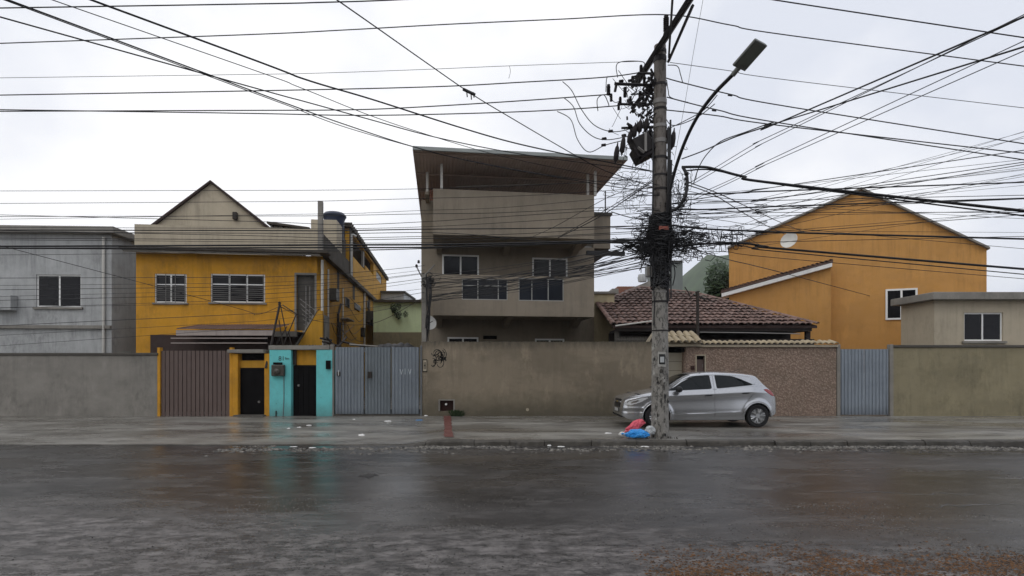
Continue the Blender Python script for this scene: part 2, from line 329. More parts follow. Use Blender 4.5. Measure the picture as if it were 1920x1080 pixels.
def walk_mat():
    m, t, b = nodes('wet_concrete_pavement'); p = pos(t)
    c = mix(t, ramp(t, nz(t, 0.5, mapv(t, p, (0.6, 1.2, 1)), 7, 0.62), 0.36, 0.66), (0.12, 0.11, 0.096), (0.29, 0.28, 0.255))
    c = mix(t, mth(t, 'MULTIPLY', ramp(t, nz(t, 1.6, mapv(t, p, (0.4, 1.3, 1), (4, 2, 0)), 8, 0.7), 0.48, 0.62), 0.75), c, (0.055, 0.048, 0.040))
    c = mix(t, mth(t, 'MULTIPLY', ramp(t, nz(t, 30, p, 5, 0.75), 0.5, 0.8), 0.3), c, (0.25, 0.24, 0.22))
    t.links.new(c, b.inputs['Base Color'])
    wet = nz(t, 0.5, mapv(t, p, (0.5, 1.2, 1), (7, 3, 0)), 5, 0.55)
    r = ramp(t, wet, 0.38, 0.62, (0.16,)*3 + (1,), (0.52,)*3 + (1,)); t.links.new(r, b.inputs['Roughness']); b.inputs['Specular IOR Level'].default_value = 0.35
    bump(t, b, mth(t, 'ADD', nz(t, 40, p, 4, 0.7), mth(t, 'MULTIPLY', nz(t, 4, p, 5, 0.6), 1.5)), 0.22, 0.015); return m
m_walk = walk_mat()

def stone_mat():
    m, t, b = nodes('pinkish_rubble_stone'); p = pos(t)
    vo = t.nodes.new('ShaderNodeTexVoronoi'); vo.inputs['Scale'].default_value = 17; vo.inputs['Randomness'].default_value = 1
    wv = t.nodes.new('ShaderNodeVectorMath'); wv.operation = 'ADD'; nn = t.nodes.new('ShaderNodeTexNoise'); nn.inputs['Scale'].default_value = 6
    t.links.new(p, nn.inputs['Vector']); sc = t.nodes.new('ShaderNodeVectorMath'); sc.operation = 'SCALE'; sc.inputs['Scale'].default_value = 0.12
    t.links.new(nn.outputs['Color'], sc.inputs[0]); t.links.new(p, wv.inputs[0]); t.links.new(sc.outputs[0], wv.inputs[1]); t.links.new(wv.outputs[0], vo.inputs['Vector'])
    se = t.nodes.new('ShaderNodeSeparateColor'); t.links.new(vo.outputs['Color'], se.inputs[0])
    c = mix(t, se.outputs[0], (0.30, 0.215, 0.165), (0.40, 0.305, 0.24))
    c = mix(t, ramp(t, vo.outputs['Distance'], 0.35, 0.6), c, (0.24, 0.17, 0.13))
    c = mix(t, mth(t, 'MULTIPLY', ramp(t, nz(t, 14, p, 7, 0.75), 0.45, 0.7), 0.5), c, (0.16, 0.112, 0.088))
    c = mix(t, mth(t, 'MULTIPLY', ramp(t, nz(t, 1.2, p, 5, 0.7), 0.45, 0.7), 0.35), c, (0.10, 0.085, 0.06))
    t.links.new(c, b.inputs['Base Color']); b.inputs['Roughness'].default_value = 0.8; b.inputs['Specular IOR Level'].default_value = 0.35
    h = mth(t, 'ADD', mth(t, 'MULTIPLY', vo.outputs['Distance'], -1.2), nz(t, 25, p, 5, 0.7)); bump(t, b, h, 0.55, 0.03); return m
m_stone = stone_mat()

def pole_mat():
    m, t, b = nodes('old_utility_pole_concrete'); p = pos(t); s = t.nodes.new('ShaderNodeSeparateXYZ'); t.links.new(p, s.inputs[0])
    c = mix(t, nz(t, 5, mapv(t, p, (1, 1, 0.35)), 8, 0.7), (0.09, 0.083, 0.073), (0.44, 0.42, 0.385))
    f = ramp(t, nz(t, 11, mapv(t, p, (1.6, 1.6, 0.55)), 8, 0.76), 0.50, 0.57)
    c = mix(t, mth(t, 'MULTIPLY', f, 0.82), c, (0.036, 0.034, 0.03))
    # torn bill-posters: pale paper scraps up to a person's reach and a little above
    low = ramp(t, mth(t, 'MULTIPLY', s.outputs[2], 0.25), 0.55, 0.72, (1, 1, 1, 1), (0, 0, 0, 1))
    f = mth(t, 'MULTIPLY', ramp(t, nz(t, 16, mapv(t, p, (1, 1, 0.9), (2, 5, 1)), 6, 0.7), 0.54, 0.60), low)
    c = mix(t, mth(t, 'MULTIPLY', f, 0.55), c, (0.36, 0.35, 0.32))
    # upper shaft browner
    up = ramp(t, mth(t, 'MULTIPLY', s.outputs[2], 0.1), 0.36, 0.46)
    c = mix(t, mth(t, 'MULTIPLY', up, 0.62), c, (0.075, 0.058, 0.048))
    t.links.new(c, b.inputs['Base Color']); b.inputs['Roughness'].default_value = 0.8; bump(t, b, nz(t, 30, p, 6, 0.7), 0.5, 0.01); return m
m_conc_pole = pole_mat()

def leaf_mat(name, a, bcol):
    m, t, b = nodes(name); oi = t.nodes.new('ShaderNodeNewGeometry')
    c = mix(t, oi.outputs['Random Per Island'], a, bcol); t.links.new(c, b.inputs['Base Color']); b.inputs['Roughness'].default_value = 0.6
    b.inputs['Specular IOR Level'].default_value = 0.3; return m
m_leaf = leaf_mat('dark_leaf', (0.018, 0.035, 0.014), (0.045, 0.075, 0.028))
m_leaf2 = leaf_mat('mid_leaf', (0.03, 0.055, 0.02), (0.07, 0.10, 0.035))
m_scrap = leaf_mat('brown_leaf_litter', (0.03, 0.017, 0.010), (0.19, 0.088, 0.028))
m_pebble = leaf_mat('grey_grit', (0.045, 0.042, 0.038), (0.20, 0.19, 0.175))
m_bark = surf('bark', (0.06, 0.045, 0.035), 0.9, var=0.4, scale=9, bmp=0.5)
m_hill = surf('hill_scrub', (0.050, 0.076, 0.036), 0.95, var=0.7, scale=0.09, bmp=0)

# ------------------------------------------------------------------ ground, road, pavement
g = MB().add([(-700, -200, -0.03), (700, -200, -0.03), (700, 900, -0.03), (-700, 900, -0.03)], [(0, 1, 2, 3)]).build('ground', m_walk); tag(g, kind='structure', label='bare wet ground under the whole street and the plots')
KY = 11.95                       # front edge of the kerb
g = MB().add([(-60, -14, 0), (60, -14, 0), (60, KY+0.25, 0), (-60, KY+0.25, 0)], [(0, 1, 2, 3)]).build('road', m_road); tag(g, kind='structure', label='wet dark asphalt road with cracks and worn patches')

def walk_z(x, y):
    z = 0.12
    d = max(0.0, min(1.0, (-1.55 - x) / 0.9)); d = d*d*(3-2*d)               # dropped kerb in front of the gates
    t = max(0.0, min(1.0, (y - KY) / 3.2))
    ramp_z = 0.012 + (0.108) * t
    z = z*(1-d) + ramp_z*d
    return z + 0.012*noise.noise(Vector((x*0.6, y*0.9, 3.1))) * min(1, (y-KY)*2)
nx_, ny_ = 240, 40
vs = []; fs = []
for i in range(nx_+1):
    for j in range(ny_+1):
        x = -30 + 60*i/nx_; y = KY + 0.14 + (19.6-KY-0.14)*j/ny_; vs.append((x, y, walk_z(x, y)))
for i in range(nx_):
    for j in range(ny_):
        a = i*(ny_+1)+j; fs.append((a, a+ny_+1, a+ny_+2, a+1))
o_ = len(vs); vs += [(-30 + 60*i/nx_, KY+0.14, -0.05) for i in range(nx_+1)]
fs += [(i*(ny_+1), o_+i, o_+i+1, (i+1)*(ny_+1)) for i in range(nx_)]
mb = MB(); mb.add(vs, fs); pav = mb.build('pavement', m_walk, smooth=40); tag(pav, kind='structure', label='wet uneven concrete pavement along the walls')
kerb = bpy.data.objects.new('kerb', None); COL.objects.link(kerb); WM['kerb'] = Matrix(); tag(kerb, kind='structure', label='row of worn kerb stones at the road edge')
m_kerb = surf('worn_kerb_stone', (0.072, 0.065, 0.055), 0.65, var=0.7, scale=7, grime=1.0, rand=0.3, bmp=0.5, bscale=25)
x = -3.4
while x < 14:
    ln = random.uniform(0.7, 1.1); dz = random.uniform(-0.012, 0.006); dy = random.uniform(-0.015, 0.015)
    n = 9; vs = []; fs = []
    for i in range(n+1):
        xx = x + 0.006 + (ln-0.012)*i/n; r1 = random.uniform(-0.012, 0.008); r2 = random.uniform(-0.01, 0.01)
        top_ = walk_z(xx, KY+.15)+0.004
        e_ = max(0, noise.noise(Vector((xx*1.7, 0, 0)))+.25)*1.2; fr2 = random.uniform(.2, 1.3)*e_
        vs += [(xx, KY+dy+r2, -0.02), (xx, KY+dy+0.012+r2+.03*fr2, (top_-.035+r1)*(1-.35*fr2)), (xx, KY+dy+0.035+.05*fr2, top_+dz-.012-.02*fr2), (xx, KY+0.15, top_+dz), (xx, KY+0.15, -0.02)]
    for i in range(n):
        for j in range(4): fs.append((i*5+j, i*5+j+1, i*5+5+j+1, i*5+5+j))
    fs += [(4, 3, 2, 1, 0), tuple(n*5+q for q in range(5))]
    MB().add(vs, fs).build('kerb_stone', m_kerb, kerb); x += ln

m_crust = leaf_mat('dark_moss_crust', (0.02, 0.02, 0.012), (0.11, 0.095, 0.065))
m_rubble = leaf_mat('broken_rubble', (0.012, 0.011, 0.010), (0.24, 0.225, 0.20))
def grit(name, mat, count, where, smin, smax, label, flat=0.5):
    vs = []; fs = []
    for _ in range(count):
        x, y, z = where(); s = random.uniform(smin, smax)*random.uniform(0.6, 1.2); a = random.uniform(0, 6.28); o = len(vs)
        pts = [(s*math.cos(a+k*2.094)*random.uniform(.6, 1.2), s*math.sin(a+k*2.094)*random.uniform(.5, 1.1), 0) for k in range(3)]
        vs += [(x+p[0], y+p[1], z) for p in pts] + [(x+random.uniform(-.3, .3)*s, y, z+s*flat*random.uniform(.6, 1.3))]
        fs += [(o, o+1, o+3), (o+1, o+2, o+3), (o+2, o, o+3)]
    me = bpy.data.meshes.new(name); me.from_pydata(vs, [], fs); me.materials.append(mat)
    ob = bpy.data.objects.new(name, me); COL.objects.link(ob); return tag(ob, label, kind='stuff')
def gutter():
    x = random.uniform(-6, 12); sp = 0.5 if x > -1 else 0.7
    y = KY - 0.04 - abs(random.gauss(0, sp*0.55)); 
    while noise.noise(Vector((x*0.8, y*2.5, 0)))+.5*noise.noise(Vector((x*3.1, y*5, 4))) < random.uniform(-0.25, 0.45): x = random.uniform(-6, 12); y = KY-0.04-abs(random.gauss(0, sp*0.55))
    return x, y, 0.001
grit('gutter_rubble', m_rubble, 6500, gutter, 0.012, 0.060, 'broken grit and rubble lying along the gutter', 0.35)
def near_dirt():
    while True:
        x = random.uniform(1.1, 4.6); y = 4.6 + random.gauss(0, 0.30) + 0.25*noise.noise(Vector((x*1.3, 0, 0)))
        if noise.noise(Vector((x*1.6, y*3, 7))) > random.uniform(-0.7, 0.2): return x, y, 0.001
grit('leaf_litter', m_scrap, 9000, near_dirt, 0.006, 0.021, 'brown leaf litter and dirt strewn over the near road edge', 0.35)
def near_grit():
    while True:
        x = random.uniform(-5.5, 5.5); y = random.uniform(3.6, 7.2)
        if noise.noise(Vector((x*0.9, y*2.0, 2))) > random.uniform(-0.2, 0.6): return x, y, 0.001
grit('road_grit', m_rubble, 9000, near_grit, 0.003, 0.013, 'loose grit scattered over the worn near lane', 0.5)
def pav_grit():
    x = random.uniform(-9, 12); y = 17.75 - abs(random.gauss(0, 0.22)); return x, y, walk_z(x, y)
def wall_top():
    x = random.uniform(mx(789, 17.8), mx(1252, 17.8)); return x, 17.8+random.uniform(0.0, .16), mz(641, 17.8)-.002
grit('wall_top_crust', m_crust, 1500, wall_top, 0.008, 0.04, 'dark moss and broken render along the top of the beige wall', 0.5)
def lintel_top():
    x = random.uniform(mx(505, 17.8), mx(619, 17.8)); return x, 17.8+random.uniform(-.07, .3), mz(648, 17.8)-.002
grit('lintel_crust', m_crust, 500, lintel_top, 0.008, 0.045, 'dark moss crumbs on the turquoise doorway lintel', 0.7)
grit('wall_foot_grit', m_pebble, 1500, pav_grit, 0.006, 0.02, 'grit and crumbled render at the foot of the walls', 0.4)

# potholes: real sunken dishes would cut the sheet; the broken edge is a low ring of torn asphalt pieces
def pothole(cx, cy, rx, ry, label):
    vs = [(cx, cy, 0.004)]; n = 26
    for k in range(n):
        a = 2*math.pi*k/n; q = 0.55 + 0.6*abs(noise.noise(Vector((math.cos(a)*2+cx, math.sin(a)*2+cy, 1))))*2
        vs.append((cx+rx*q*math.cos(a), cy+ry*q*math.sin(a), 0.004))
    o = MB().add(vs, [(0, 1+k, 1+(k+1) % n) for k in range(n)]).build('asphalt_scar', m_scar); tag(o, label, 'road patch')
m_scar = surf('torn_black_asphalt', (0.012, 0.011, 0.011), 0.6, var=0.4, scale=9, bmp=0.7, bscale=25)
pothole(mx(690, 8.7), 8.72, 0.16, 0.20, 'small ragged black scar in the middle of the road')
pothole(mx(560, 10.75), 10.75, 0.42, 0.07, 'long thin black scar in the road before the gates')

# red painted drain strip across the pavement and its niche
Yw = 17.8
sx0, sx1 = mx(836, 14.5), mx(850, 14.5)
vs = []; fs = []
for i in range(15):
    y = KY+0.5 + (Yw-KY-0.52)*i/14; cxs = -1.40 - 0.66*(y-12.4)/5.4
    for dx in (-0.105, 0.105): vs.append((cxs+dx+random.uniform(-.02, .02), y, walk_z(cxs, y)+0.012))
for i in range(14): fs.append((2*i, 2*i+1, 2*i+3, 2*i+2))
o = MB().add(vs, fs).build('drain_strip', m_red_strip); tag(o, 'worn red painted strip crossing the pavement from the wall niche to the kerb', 'drain strip')

# ------------------------------------------------------------------ front wall of the three-storey house
w1x, w2x = mx(789, Yw), mx(1252, Yw)
zt1 = mz(641, Yw)
fw = thing('boundary_wall', 'long beige rendered wall in front of the three-storey house, with a graffiti tag', 'wall', (w1x, Yw, 0))
nx0, nx1, nz0, nz1 = mx(825, Yw), mx(850, Yw), mz(771, Yw), mz(751, Yw)
MB().wall(w1x, w2x, 0.0, zt1, Yw, Yw+0.18, [(nx0, nx1, nz0, nz1)]).build('wall_face', m_wall, fw)
nb = MB(); nb.box(nx0-0.03, nx1+0.03, Yw+0.12, Yw+0.17, nz0-0.03, nz1+0.03); nb.build('niche_back', m_rust_box, fw)
fr = MB(); fr.box(nx0-0.05, nx1+0.05, Yw-0.012, Yw+0.03, nz1, nz1+0.04); fr.box(nx0-0.05, nx0, Yw-0.012, Yw+0.03, nz0, nz1); fr.box(nx1, nx1+0.05, Yw-0.012, Yw+0.03, nz0, nz1); fr.build('niche_frame', m_conc, fw)
MB().tube([(mx(836, Yw), Yw+0.1, mz(758, Yw)), (mx(836, Yw), Yw+0.02, mz(758, Yw))], 0.035, 8).build('meter_dial', m_litter, fw)
# graffiti tag, sprayed strokes
gb = MB(); c0 = (mx(823, Yw), mz(671, Yw)); rg = random.Random(5)
for k in range(24):
    a0 = rg.uniform(0, 6.28); cx_, cz_ = c0[0]+rg.uniform(-.19, .19), c0[1]+rg.uniform(-.19, .19); rr = rg.uniform(0.05, 0.15); el = rg.uniform(0.5, 1.6)
    pts = [(cx_+rr*math.cos(a0+t*3.6), Yw-0.003, cz_+rr*el*math.sin(a0+t*3.6)) for t in [i/8 for i in range(9)]]
    for p, q in zip(pts, pts[1:]):
        d = Vector(q)-Vector(p); nrm = Vector((-d.z, 0, d.x)).normalized()*rg.uniform(0.008, 0.014)
        gb.add([Vector(p)-nrm, Vector(q)-nrm, Vector(q)+nrm, Vector(p)+nrm], [(0, 1, 2, 3)])
gb.build('graffiti_tag', m_ink, fw)
pq = MB(); a, b_, c, d = mx(792.5, Yw), mx(801, Yw), mz(697, Yw), mz(674, Yw); pq.box(a, b_, Yw-0.02, Yw-0.001, c, d)
pq = pq.build('number_plate', m_cream, fw)
bb = MB()
for (q0, q1, r0, r1) in ((0, .12, 0, 1), (.88, 1, 0, 1), (.12, .88, 0, .06), (.12, .88, .94, 1), (.3, .42, .2, .8), (.58, .7, .2, .8), (.42, .58, .46, .56)):
    bb.box(a+(b_-a)*q0, a+(b_-a)*q1, Yw-0.024, Yw-0.0205, c+(d-c)*r0, c+(d-c)*r1)
bb.build('plate_border', m_ink, pq)
MB().lathe([(0.0, 0), (0.05, 0.0), (0.05, 0.012), (0, 0.014)], (mx(989, Yw), Yw, mz(768, Yw)), 10, Vector((0, -1, 0))).build('paint_blob', m_cream, fw)
wd = MB()                                       # weeds at the niche
rw = random.Random(3)
for k in range(150):
    bx = mx(857, Yw)+rw.gauss(0, .08); bz = 0.12; h = rw.uniform(.04, .24); dx = rw.uniform(-.1, .1); yy = Yw-rw.uniform(.01, .12); ww = rw.uniform(.006, .016)
    wd.add([(bx-ww, yy, bz), (bx+ww, yy, bz), (bx+dx+ww*2, yy-.03, bz+h*.7), (bx+dx*1.5, yy-.05, bz+h)], [(0, 1, 2), (0, 2, 3)])
o = wd.build('weeds', m_leaf); tag(o, 'small clump of weeds at the wall foot beside the drain niche', 'weeds', kind='stuff')

# ------------------------------------------------------------------ corrugated gate
gx0, gx1 = mx(626, Yw), mx(788, Yw); gz0, gz1 = mz(776, Yw), mz(651, Yw)
gate = thing('metal_gate', 'grey corrugated sheet metal gate of three panels between the turquoise doorway and the beige wall', 'gate', ((gx0+gx1)/2, Yw, 0.12))
def corr_panel(x0, x1, z0, z1, y, pitch, dep, xf=None):
    mb = MB(xf); xs = [];n = max(2, round((x1-x0)/pitch)); p = (x1-x0)/n
    for i in range(n):
        for u, v in ((0, 0), (.30, 0), (.42, 1), (.80, 1), (.92, 0)): xs.append((x0+p*(i+u), y-dep*v))
    xs.append((x1, y)); m = len(xs)
    mb.add([(a, b, z0) for a, b in xs] + [(a, b, z1) for a, b in xs] + [(a, b+0.004, z0) for a, b in xs] + [(a, b+0.004, z1) for a, b in xs],
           [(i, i+1, m+i+1, m+i) for i in range(m-1)] + [(2*m+i+1, 2*m+i, 3*m+i, 3*m+i+1) for i in range(m-1)] + [(m+i, m+i+1, 3*m+i+1, 3*m+i) for i in range(m-1)])
    return mb
for i, (p0, p1) in enumerate(((629, 682.5), (684.5, 732.5), (734.5, 786))):
    corr_panel(mx(p0, Yw), mx(p1, Yw), gz0, gz1, Yw-0.012, 0.105, 0.026).build('gate_panel', m_gate_dirty if i == 1 else m_gate, gate, label='soiled middle sheet of the gate' if i == 1 else None)
    f = MB(); f.box(mx(p0, Yw), mx(p1, Yw), Yw+0.0, Yw+0.04, gz1-0.05, gz1); f.box(mx(p0, Yw), mx(p1, Yw), Yw+0.0, Yw+0.04, gz0, gz0+0.05); f.build('panel_rail', m_steel, gate)
lk = MB(); lk.box(mx(690, Yw), mx(698, Yw), Yw-0.07, Yw-0.03, mz(709, Yw), mz(697, Yw)); lk.build('lock_box', m_dark_steel, gate, bevel=0.008)
lk = MB(); lk.box(mx(633, Yw), mx(639, Yw), Yw-0.06, Yw-0.04, mz(705, Yw), mz(697, Yw)); lk.build('latch', m_dark_steel, gate)
MB().tube([(mx(636, Yw), Yw-0.062, mz(694, Yw)), (mx(636, Yw), Yw-0.062, mz(704, Yw))], 0.012, 6).build('latch_handle', m_litter, gate)
mk = MB()
for a0, b0, a1, b1 in ((750.5, 692, 753, 702), (755.5, 693, 753, 702), (760, 691, 760, 702), (766, 692, 769, 702), (771, 692, 769.5, 700)):
    mk.tube([(mx(a0, Yw), Yw-0.0395, mz(b0, Yw)), (mx(a1, Yw), Yw-0.0395, mz(b1, Yw))], 0.008, 4)
mk.build('chalk_mark', m_whitepaint, gate)
for p0, p1, top in ((619.5, 626.5, 646), (788.3, 791.5, 648)):
    f = MB(); f.box(mx(p0, Yw), mx(p1, Yw), Yw-0.05, Yw+0.07, 0.08, mz(top, Yw)); f.build('gate_post', m_conc if p0 < 700 else m_steel, gate, bevel=0.01)
f = MB(); f.box(gx0, gx1, Yw-0.06, Yw+0.06, 0.06, gz0-0.02); f.build('threshold', m_slab, gate)
MB().box(gx0, gx1, Yw+0.5, Yw+0.52, 0.1, 0.3).build('inner_kerb', m_slab, gate)
# yard floor junk glimpsed over the gate
jk = thing('tarpaulin_heap', 'dark tarpaulin lying on a shed roof behind the metal gate', 'tarpaulin', at(745, 645, 20.5))
bm = MB()
for k in range(5):
    c = at(716+k*12, 648-(k % 2)*1.5, 20.5); bm.lathe([(0.0, -.1), (.34, -.08), (.2, .0), (.02, .05+0.012*k)], c, 9)
bm.build('tarpaulin_sheet', m_rub, jk, smooth=50)

# ------------------------------------------------------------------ turquoise doorway
dy = thing('turquoise_doorway', 'turquoise painted street doorway with a black steel door and house number 81', 'doorway', (mx(565, Yw), Yw, 0.1))
zc = mz(656, Yw)
for p0, p1 in ((506.5, 547), (594, 624)):
    f = MB(); f.box(mx(p0, Yw), mx(p1, Yw), Yw-0.06, Yw+0.3, 0.02, zc); f.build('pillar', m_cyan, dy, bevel=0.012)
f = MB(); f.box(mx(505, Yw), mx(619, Yw), Yw-0.075, Yw+0.32, zc+0.002, mz(648, Yw)); f.build('lintel', m_conc, dy, bevel=0.015)
f = MB(); f.box(mx(548, Yw), mx(594, Yw), Yw+0.10, Yw+0.14, 0.05, mz(684.5, Yw)); dd = f.build('steel_door', m_black_door, dy)
for q in (556, 566, 576, 586):
    f = MB(); f.box(mx(q, Yw), mx(q+1.2, Yw), Yw+0.09, Yw+0.099, 0.1, mz(688, Yw)); f.build('door_rib', m_black_door, dd)
MB().lathe([(0.0, 0), (.035, 0), (.035, .03), (.015, .04), (0, .04)], (mx(558, Yw), Yw+0.1, mz(723, Yw)), 10, Vector((0, -1, 0))).build('door_lock', m_ironlight, dd)
f = MB(); f.box(mx(553, Yw), mx(594, Yw), Yw+0.16, Yw+0.2, mz(690, Yw), zc-.004); f.build('transom_panel', m_yellow, dy)
f = MB(); f.box(mx(548, Yw), mx(553, Yw), Yw+0.06, Yw+0.14, mz(684, Yw), zc-0.003); f.build('door_post', m_dark_steel, dy)
mb = MB(); mb.box(mx(513, Yw), mx(537, Yw), Yw-0.2, Yw-0.062, mz(705, Yw), mz(684, Yw)); me_ = mb.build('meter_box', m_meter, dy, bevel=0.03)
mb = MB(); mb.box(mx(516, Yw), mx(531, Yw), Yw-0.16, Yw-0.062, mz(683.6, Yw), mz(679.5, Yw)); mb.build('meter_hood', m_black_door, me_)
MB().lathe([(0.0, 0), (.09, 0), (.1, .03), (.07, .055), (0, .06)], (mx(524, Yw), Yw-0.2, mz(697, Yw)), 14, Vector((0, -1, 0))).build('meter_glass', m_meter, me_, smooth=40)
mb = MB(); mb.box(mx(613, Yw), mx(621.5, Yw), Yw-0.12, Yw-0.062, mz(692, Yw), mz(676, Yw)); mb.build('intercom_box', m_black_door, dy, bevel=0.01)
MB().tube([(mx(534, Yw), Yw-0.07, mz(705, Yw)), (mx(534, Yw), Yw-0.07, mz(745, Yw)), (mx(532.5, Yw), Yw-0.07, 0.1)], 0.012, 6).build('conduit', m_steel, dy)
MB().tube([(mx(519.5, Yw), Yw-0.075, mz(770, Yw)), (mx(519.5, Yw), Yw-0.075, 0.1)], 0.018, 6).build('drain_stub', m_dark_steel, dy)
def letters(text, size, loc, mat, parent, name, rot=(R(90), 0, 0), ext=0.002):
    cu = bpy.data.curves.new(name, 'FONT'); cu.body = text; cu.size = size; cu.extrude = ext; cu.align_x = 'CENTER'; cu.align_y = 'CENTER'; cu.materials.append(mat)
    tmp = bpy.data.objects.new(name+'_text', cu); COL.objects.link(tmp); bpy.context.view_layer.update()
    me = bpy.data.meshes.new_from_object(tmp.evaluated_get(bpy.context.evaluated_depsgraph_get())); bpy.data.objects.remove(tmp)
    o = bpy.data.objects.new(name, me); COL.objects.link(o); WM[o.name] = WM[parent.name]; o.parent = parent; o.location = WM[parent.name].inverted() @ Vector(loc); o.rotation_euler = rot; return o
letters('81', 0.20, (mx(529.5, Yw), Yw-0.064, mz(672.5, Yw)), m_ink, dy, 'house_number')
letters('fm', 0.13, (mx(540, Yw), Yw-0.064, mz(672.5, Yw)), m_ink, dy, 'house_letter')

# ------------------------------------------------------------------ ochre doorway and awning, left
od = thing('ochre_doorway', 'ochre painted street doorway with a narrow black door, next to the turquoise one', 'doorway', (mx(471, Yw), Yw, 0.1))
for p0, p1 in ((436.5, 447), (496.5, 506)):
    f = MB(); f.box(mx(p0, Yw), mx(p1, Yw), Yw-0.04, Yw+0.28, 0.05, mz(663, Yw)); f.build('pillar', m_yellow, od, bevel=0.01)
f = MB(); f.box(mx(448, Yw), mx(496, Yw), Yw+0.1, Yw+0.14, 0.14, mz(690, Yw)); d2 = f.build('steel_door', m_black_door, od)
MB().lathe([(0.0, 0), (.04, 0), (.03, .03), (0, .035)], (mx(483, Yw), Yw+0.1, mz(754, Yw)), 9, Vector((0, -1, 0))).build('door_lock', m_ironlight, d2)
f = MB(); f.box(mx(447.5, Yw), mx(496, Yw), Yw+0.09, Yw+0.2, mz(689.5, Yw), mz(676, Yw)); f.build('transom', m_yellow_old, od)
f = MB(); f.box(mx(447.5, Yw), mx(496, Yw), Yw+0.22, Yw+0.24, mz(675, Yw), mz(663, Yw)); f.build('vent_panel', m_black_door, od)
f = MB(); f.box(mx(430, Yw), mx(497, Yw), Yw-0.14, Yw+0.3, mz(662, Yw), mz(655.5, Yw)); f.build('lintel', m_conc, od, bevel=0.012)
f = MB(); f.box(mx(443, Yw), mx(500, Yw), Yw-0.22, Yw+0.1, 0.06, mz(777.5, Yw)); f.build('doorstep', m_slab, od, bevel=0.015)

# ------------------------------------------------------------------ ochre house
FY = Frame(-7.1, 21.0, 0.115)
yh = thing('ochre_house', 'long ochre painted house with a terrace and black moulded side walls', 'house', FY.m @ Vector((-4, 4, 0)))
XF = FY.m
def hwin(px0, py0, px1, py1, off=0): 
    a, b = FY.front(px0, py0, off), FY.front(px1, py1, off); return a[0], b[0], b[1], a[1]
dor = hwin(556, 515, 590, 620); win = hwin(395, 513, 497, 568)
lx0 = FY.front(255, 500)[0]
win2 = hwin(290, 513, 350, 568)
Zs = 5.93
MB(XF).wall(lx0, 0, 0, Zs-0.1, 0, 0.2, [dor, win, win2]).build('front_wall', m_yellow, yh)
# rooms behind the openings
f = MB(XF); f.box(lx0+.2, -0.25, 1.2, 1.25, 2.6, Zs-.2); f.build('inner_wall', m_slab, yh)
for (wx0, wx1, wz0, wz1), n in ((win, 3), (win2, 2)):
    f = MB(XF); e = 0.05
    f.box(wx0, wx1, .03, .09, wz1-e, wz1); f.box(wx0, wx1, .03, .09, wz0, wz0+e)
    for k in range(n+1): x_ = wx0+(wx1-wx0-e)*k/n; f.box(x_, x_+e, .03, .09, wz0+e, wz1-e)
    f.box(wx0+e, wx1-e, .035, .085, wz1-.4, wz1-.36)
    fo = f.build('window', m_white_alu, yh)
    for k in range(n):
        a = wx0+e+(wx1-wx0-e)*k/n; b = wx0+(wx1-wx0-e)*(k+1)/n
        g_ = MB(XF); g_.box(a, b, .055, .065, wz0+e, wz1-.4); g_.build('pane', m_glass, fo)
        g_ = MB(XF); g_.box(a, b, .055, .065, wz1-.36, wz1-e); g_.build('pane', m_glass, fo)
    s_ = MB(XF); s_.box(wx0-.06, wx1+.06, -.06, .02, wz0-.06, wz0-.005); s_.build('sill', m_conc, fo)
    gr = MB(XF)
    for k in range(7): z_ = wz0+.12+(wz1-wz0-.6)*k/6; gr.box(wx0+.03, wx1-.03, -.03, -.015, z_, z_+.015)
    for k in range(4): x_ = wx0+.05+(wx1-wx0-.12)*k/3; gr.box(x_, x_+.015, -.014, -.002, wz0, wz1)
    gr.build('security_grille', m_ironlight, fo)
f = MB(XF); f.box(dor[0], dor[1], .14, .18, dor[2], dor[3]); f.build('door', m_slab, yh)
f = MB(XF); 
for k in range(2): f.box(dor[0]+.3+.14*k, dor[0]+.33+.14*k, .10, .13, dor[2], dor[3]-.4)
f.build('door_bar', m_ironlight, yh)
f = MB(XF); f.box(dor[0]-.07, dor[0], -.02, .12, dor[2], dor[3]+.07); f.box(dor[1], dor[1]+.07, -.02, .12, dor[2], dor[3]+.07); f.box(dor[0], dor[1], -.02, .12, dor[3], dor[3]+.07); f.build('door_frame', m_conc, yh)
# stair railing of pale diagonal bars in front of the door
rl = MB(XF)
for k in range(6):
    a = FY.front(562+k*1.5, 560+k*9.5, -.5); b = FY.front(591, 588+k*6.5 if k else 582, -.5)
    rl.tube([(a[0], -.5, a[1]), (b[0], -.5, b[1])], .014, 5)
rl.build('stair_railing', m_ironlight, yh)
# sloping stair wall
sp = [FY.front(q[0], q[1], -.9) for q in ((597, 583), (606, 583), (606, 655), (556, 655), (560, 648))]
MB(XF).prism(sp, -1.0, -.85).build('stair_wall', m_yellow_old, yh)
cp = [FY.front(q[0], q[1], -.9) for q in ((596, 583), (598, 580), (557, 650), (553, 650))]
MB(XF).prism(cp, -1.02, -.83).build('stair_coping', m_conc, yh)
st = MB(XF)
for k in range(9):
    a = FY.front(556+k*4.2, 650-k*7.2, -.4); st.box(a[0], a[0]+1.1-.08*k, -.82, -.05, a[1]-.3, a[1])
st.build('stair_flight', m_conc, yh)
# pilaster strips and pipes
f = MB(XF); f.box(-.03, .02, -.04, .0, .0, Zs-.3); 
a = FY.front(606, 490)[0]
MB(XF).tube([(-.0, -.06, 2.2), (-.0, -.06, Zs-.25)], .055, 8).build('downpipe', m_pipe, yh, smooth=60)
f = MB(XF); q0, q1 = FY.front(435, 498)[0], FY.front(518, 498)[0]
# slab edge and eave over the front
f = MB(XF); f.box(lx0-.3, .32, -.55, -.002, Zs-.09, Zs+.02); f.build('eave_slab', m_mould, yh, bevel=0.02)
f = MB(XF); f.box(lx0-.2, .0, -.46, -.40, Zs-.16, Zs-.095); f.build('gutter', m_conc, yh)
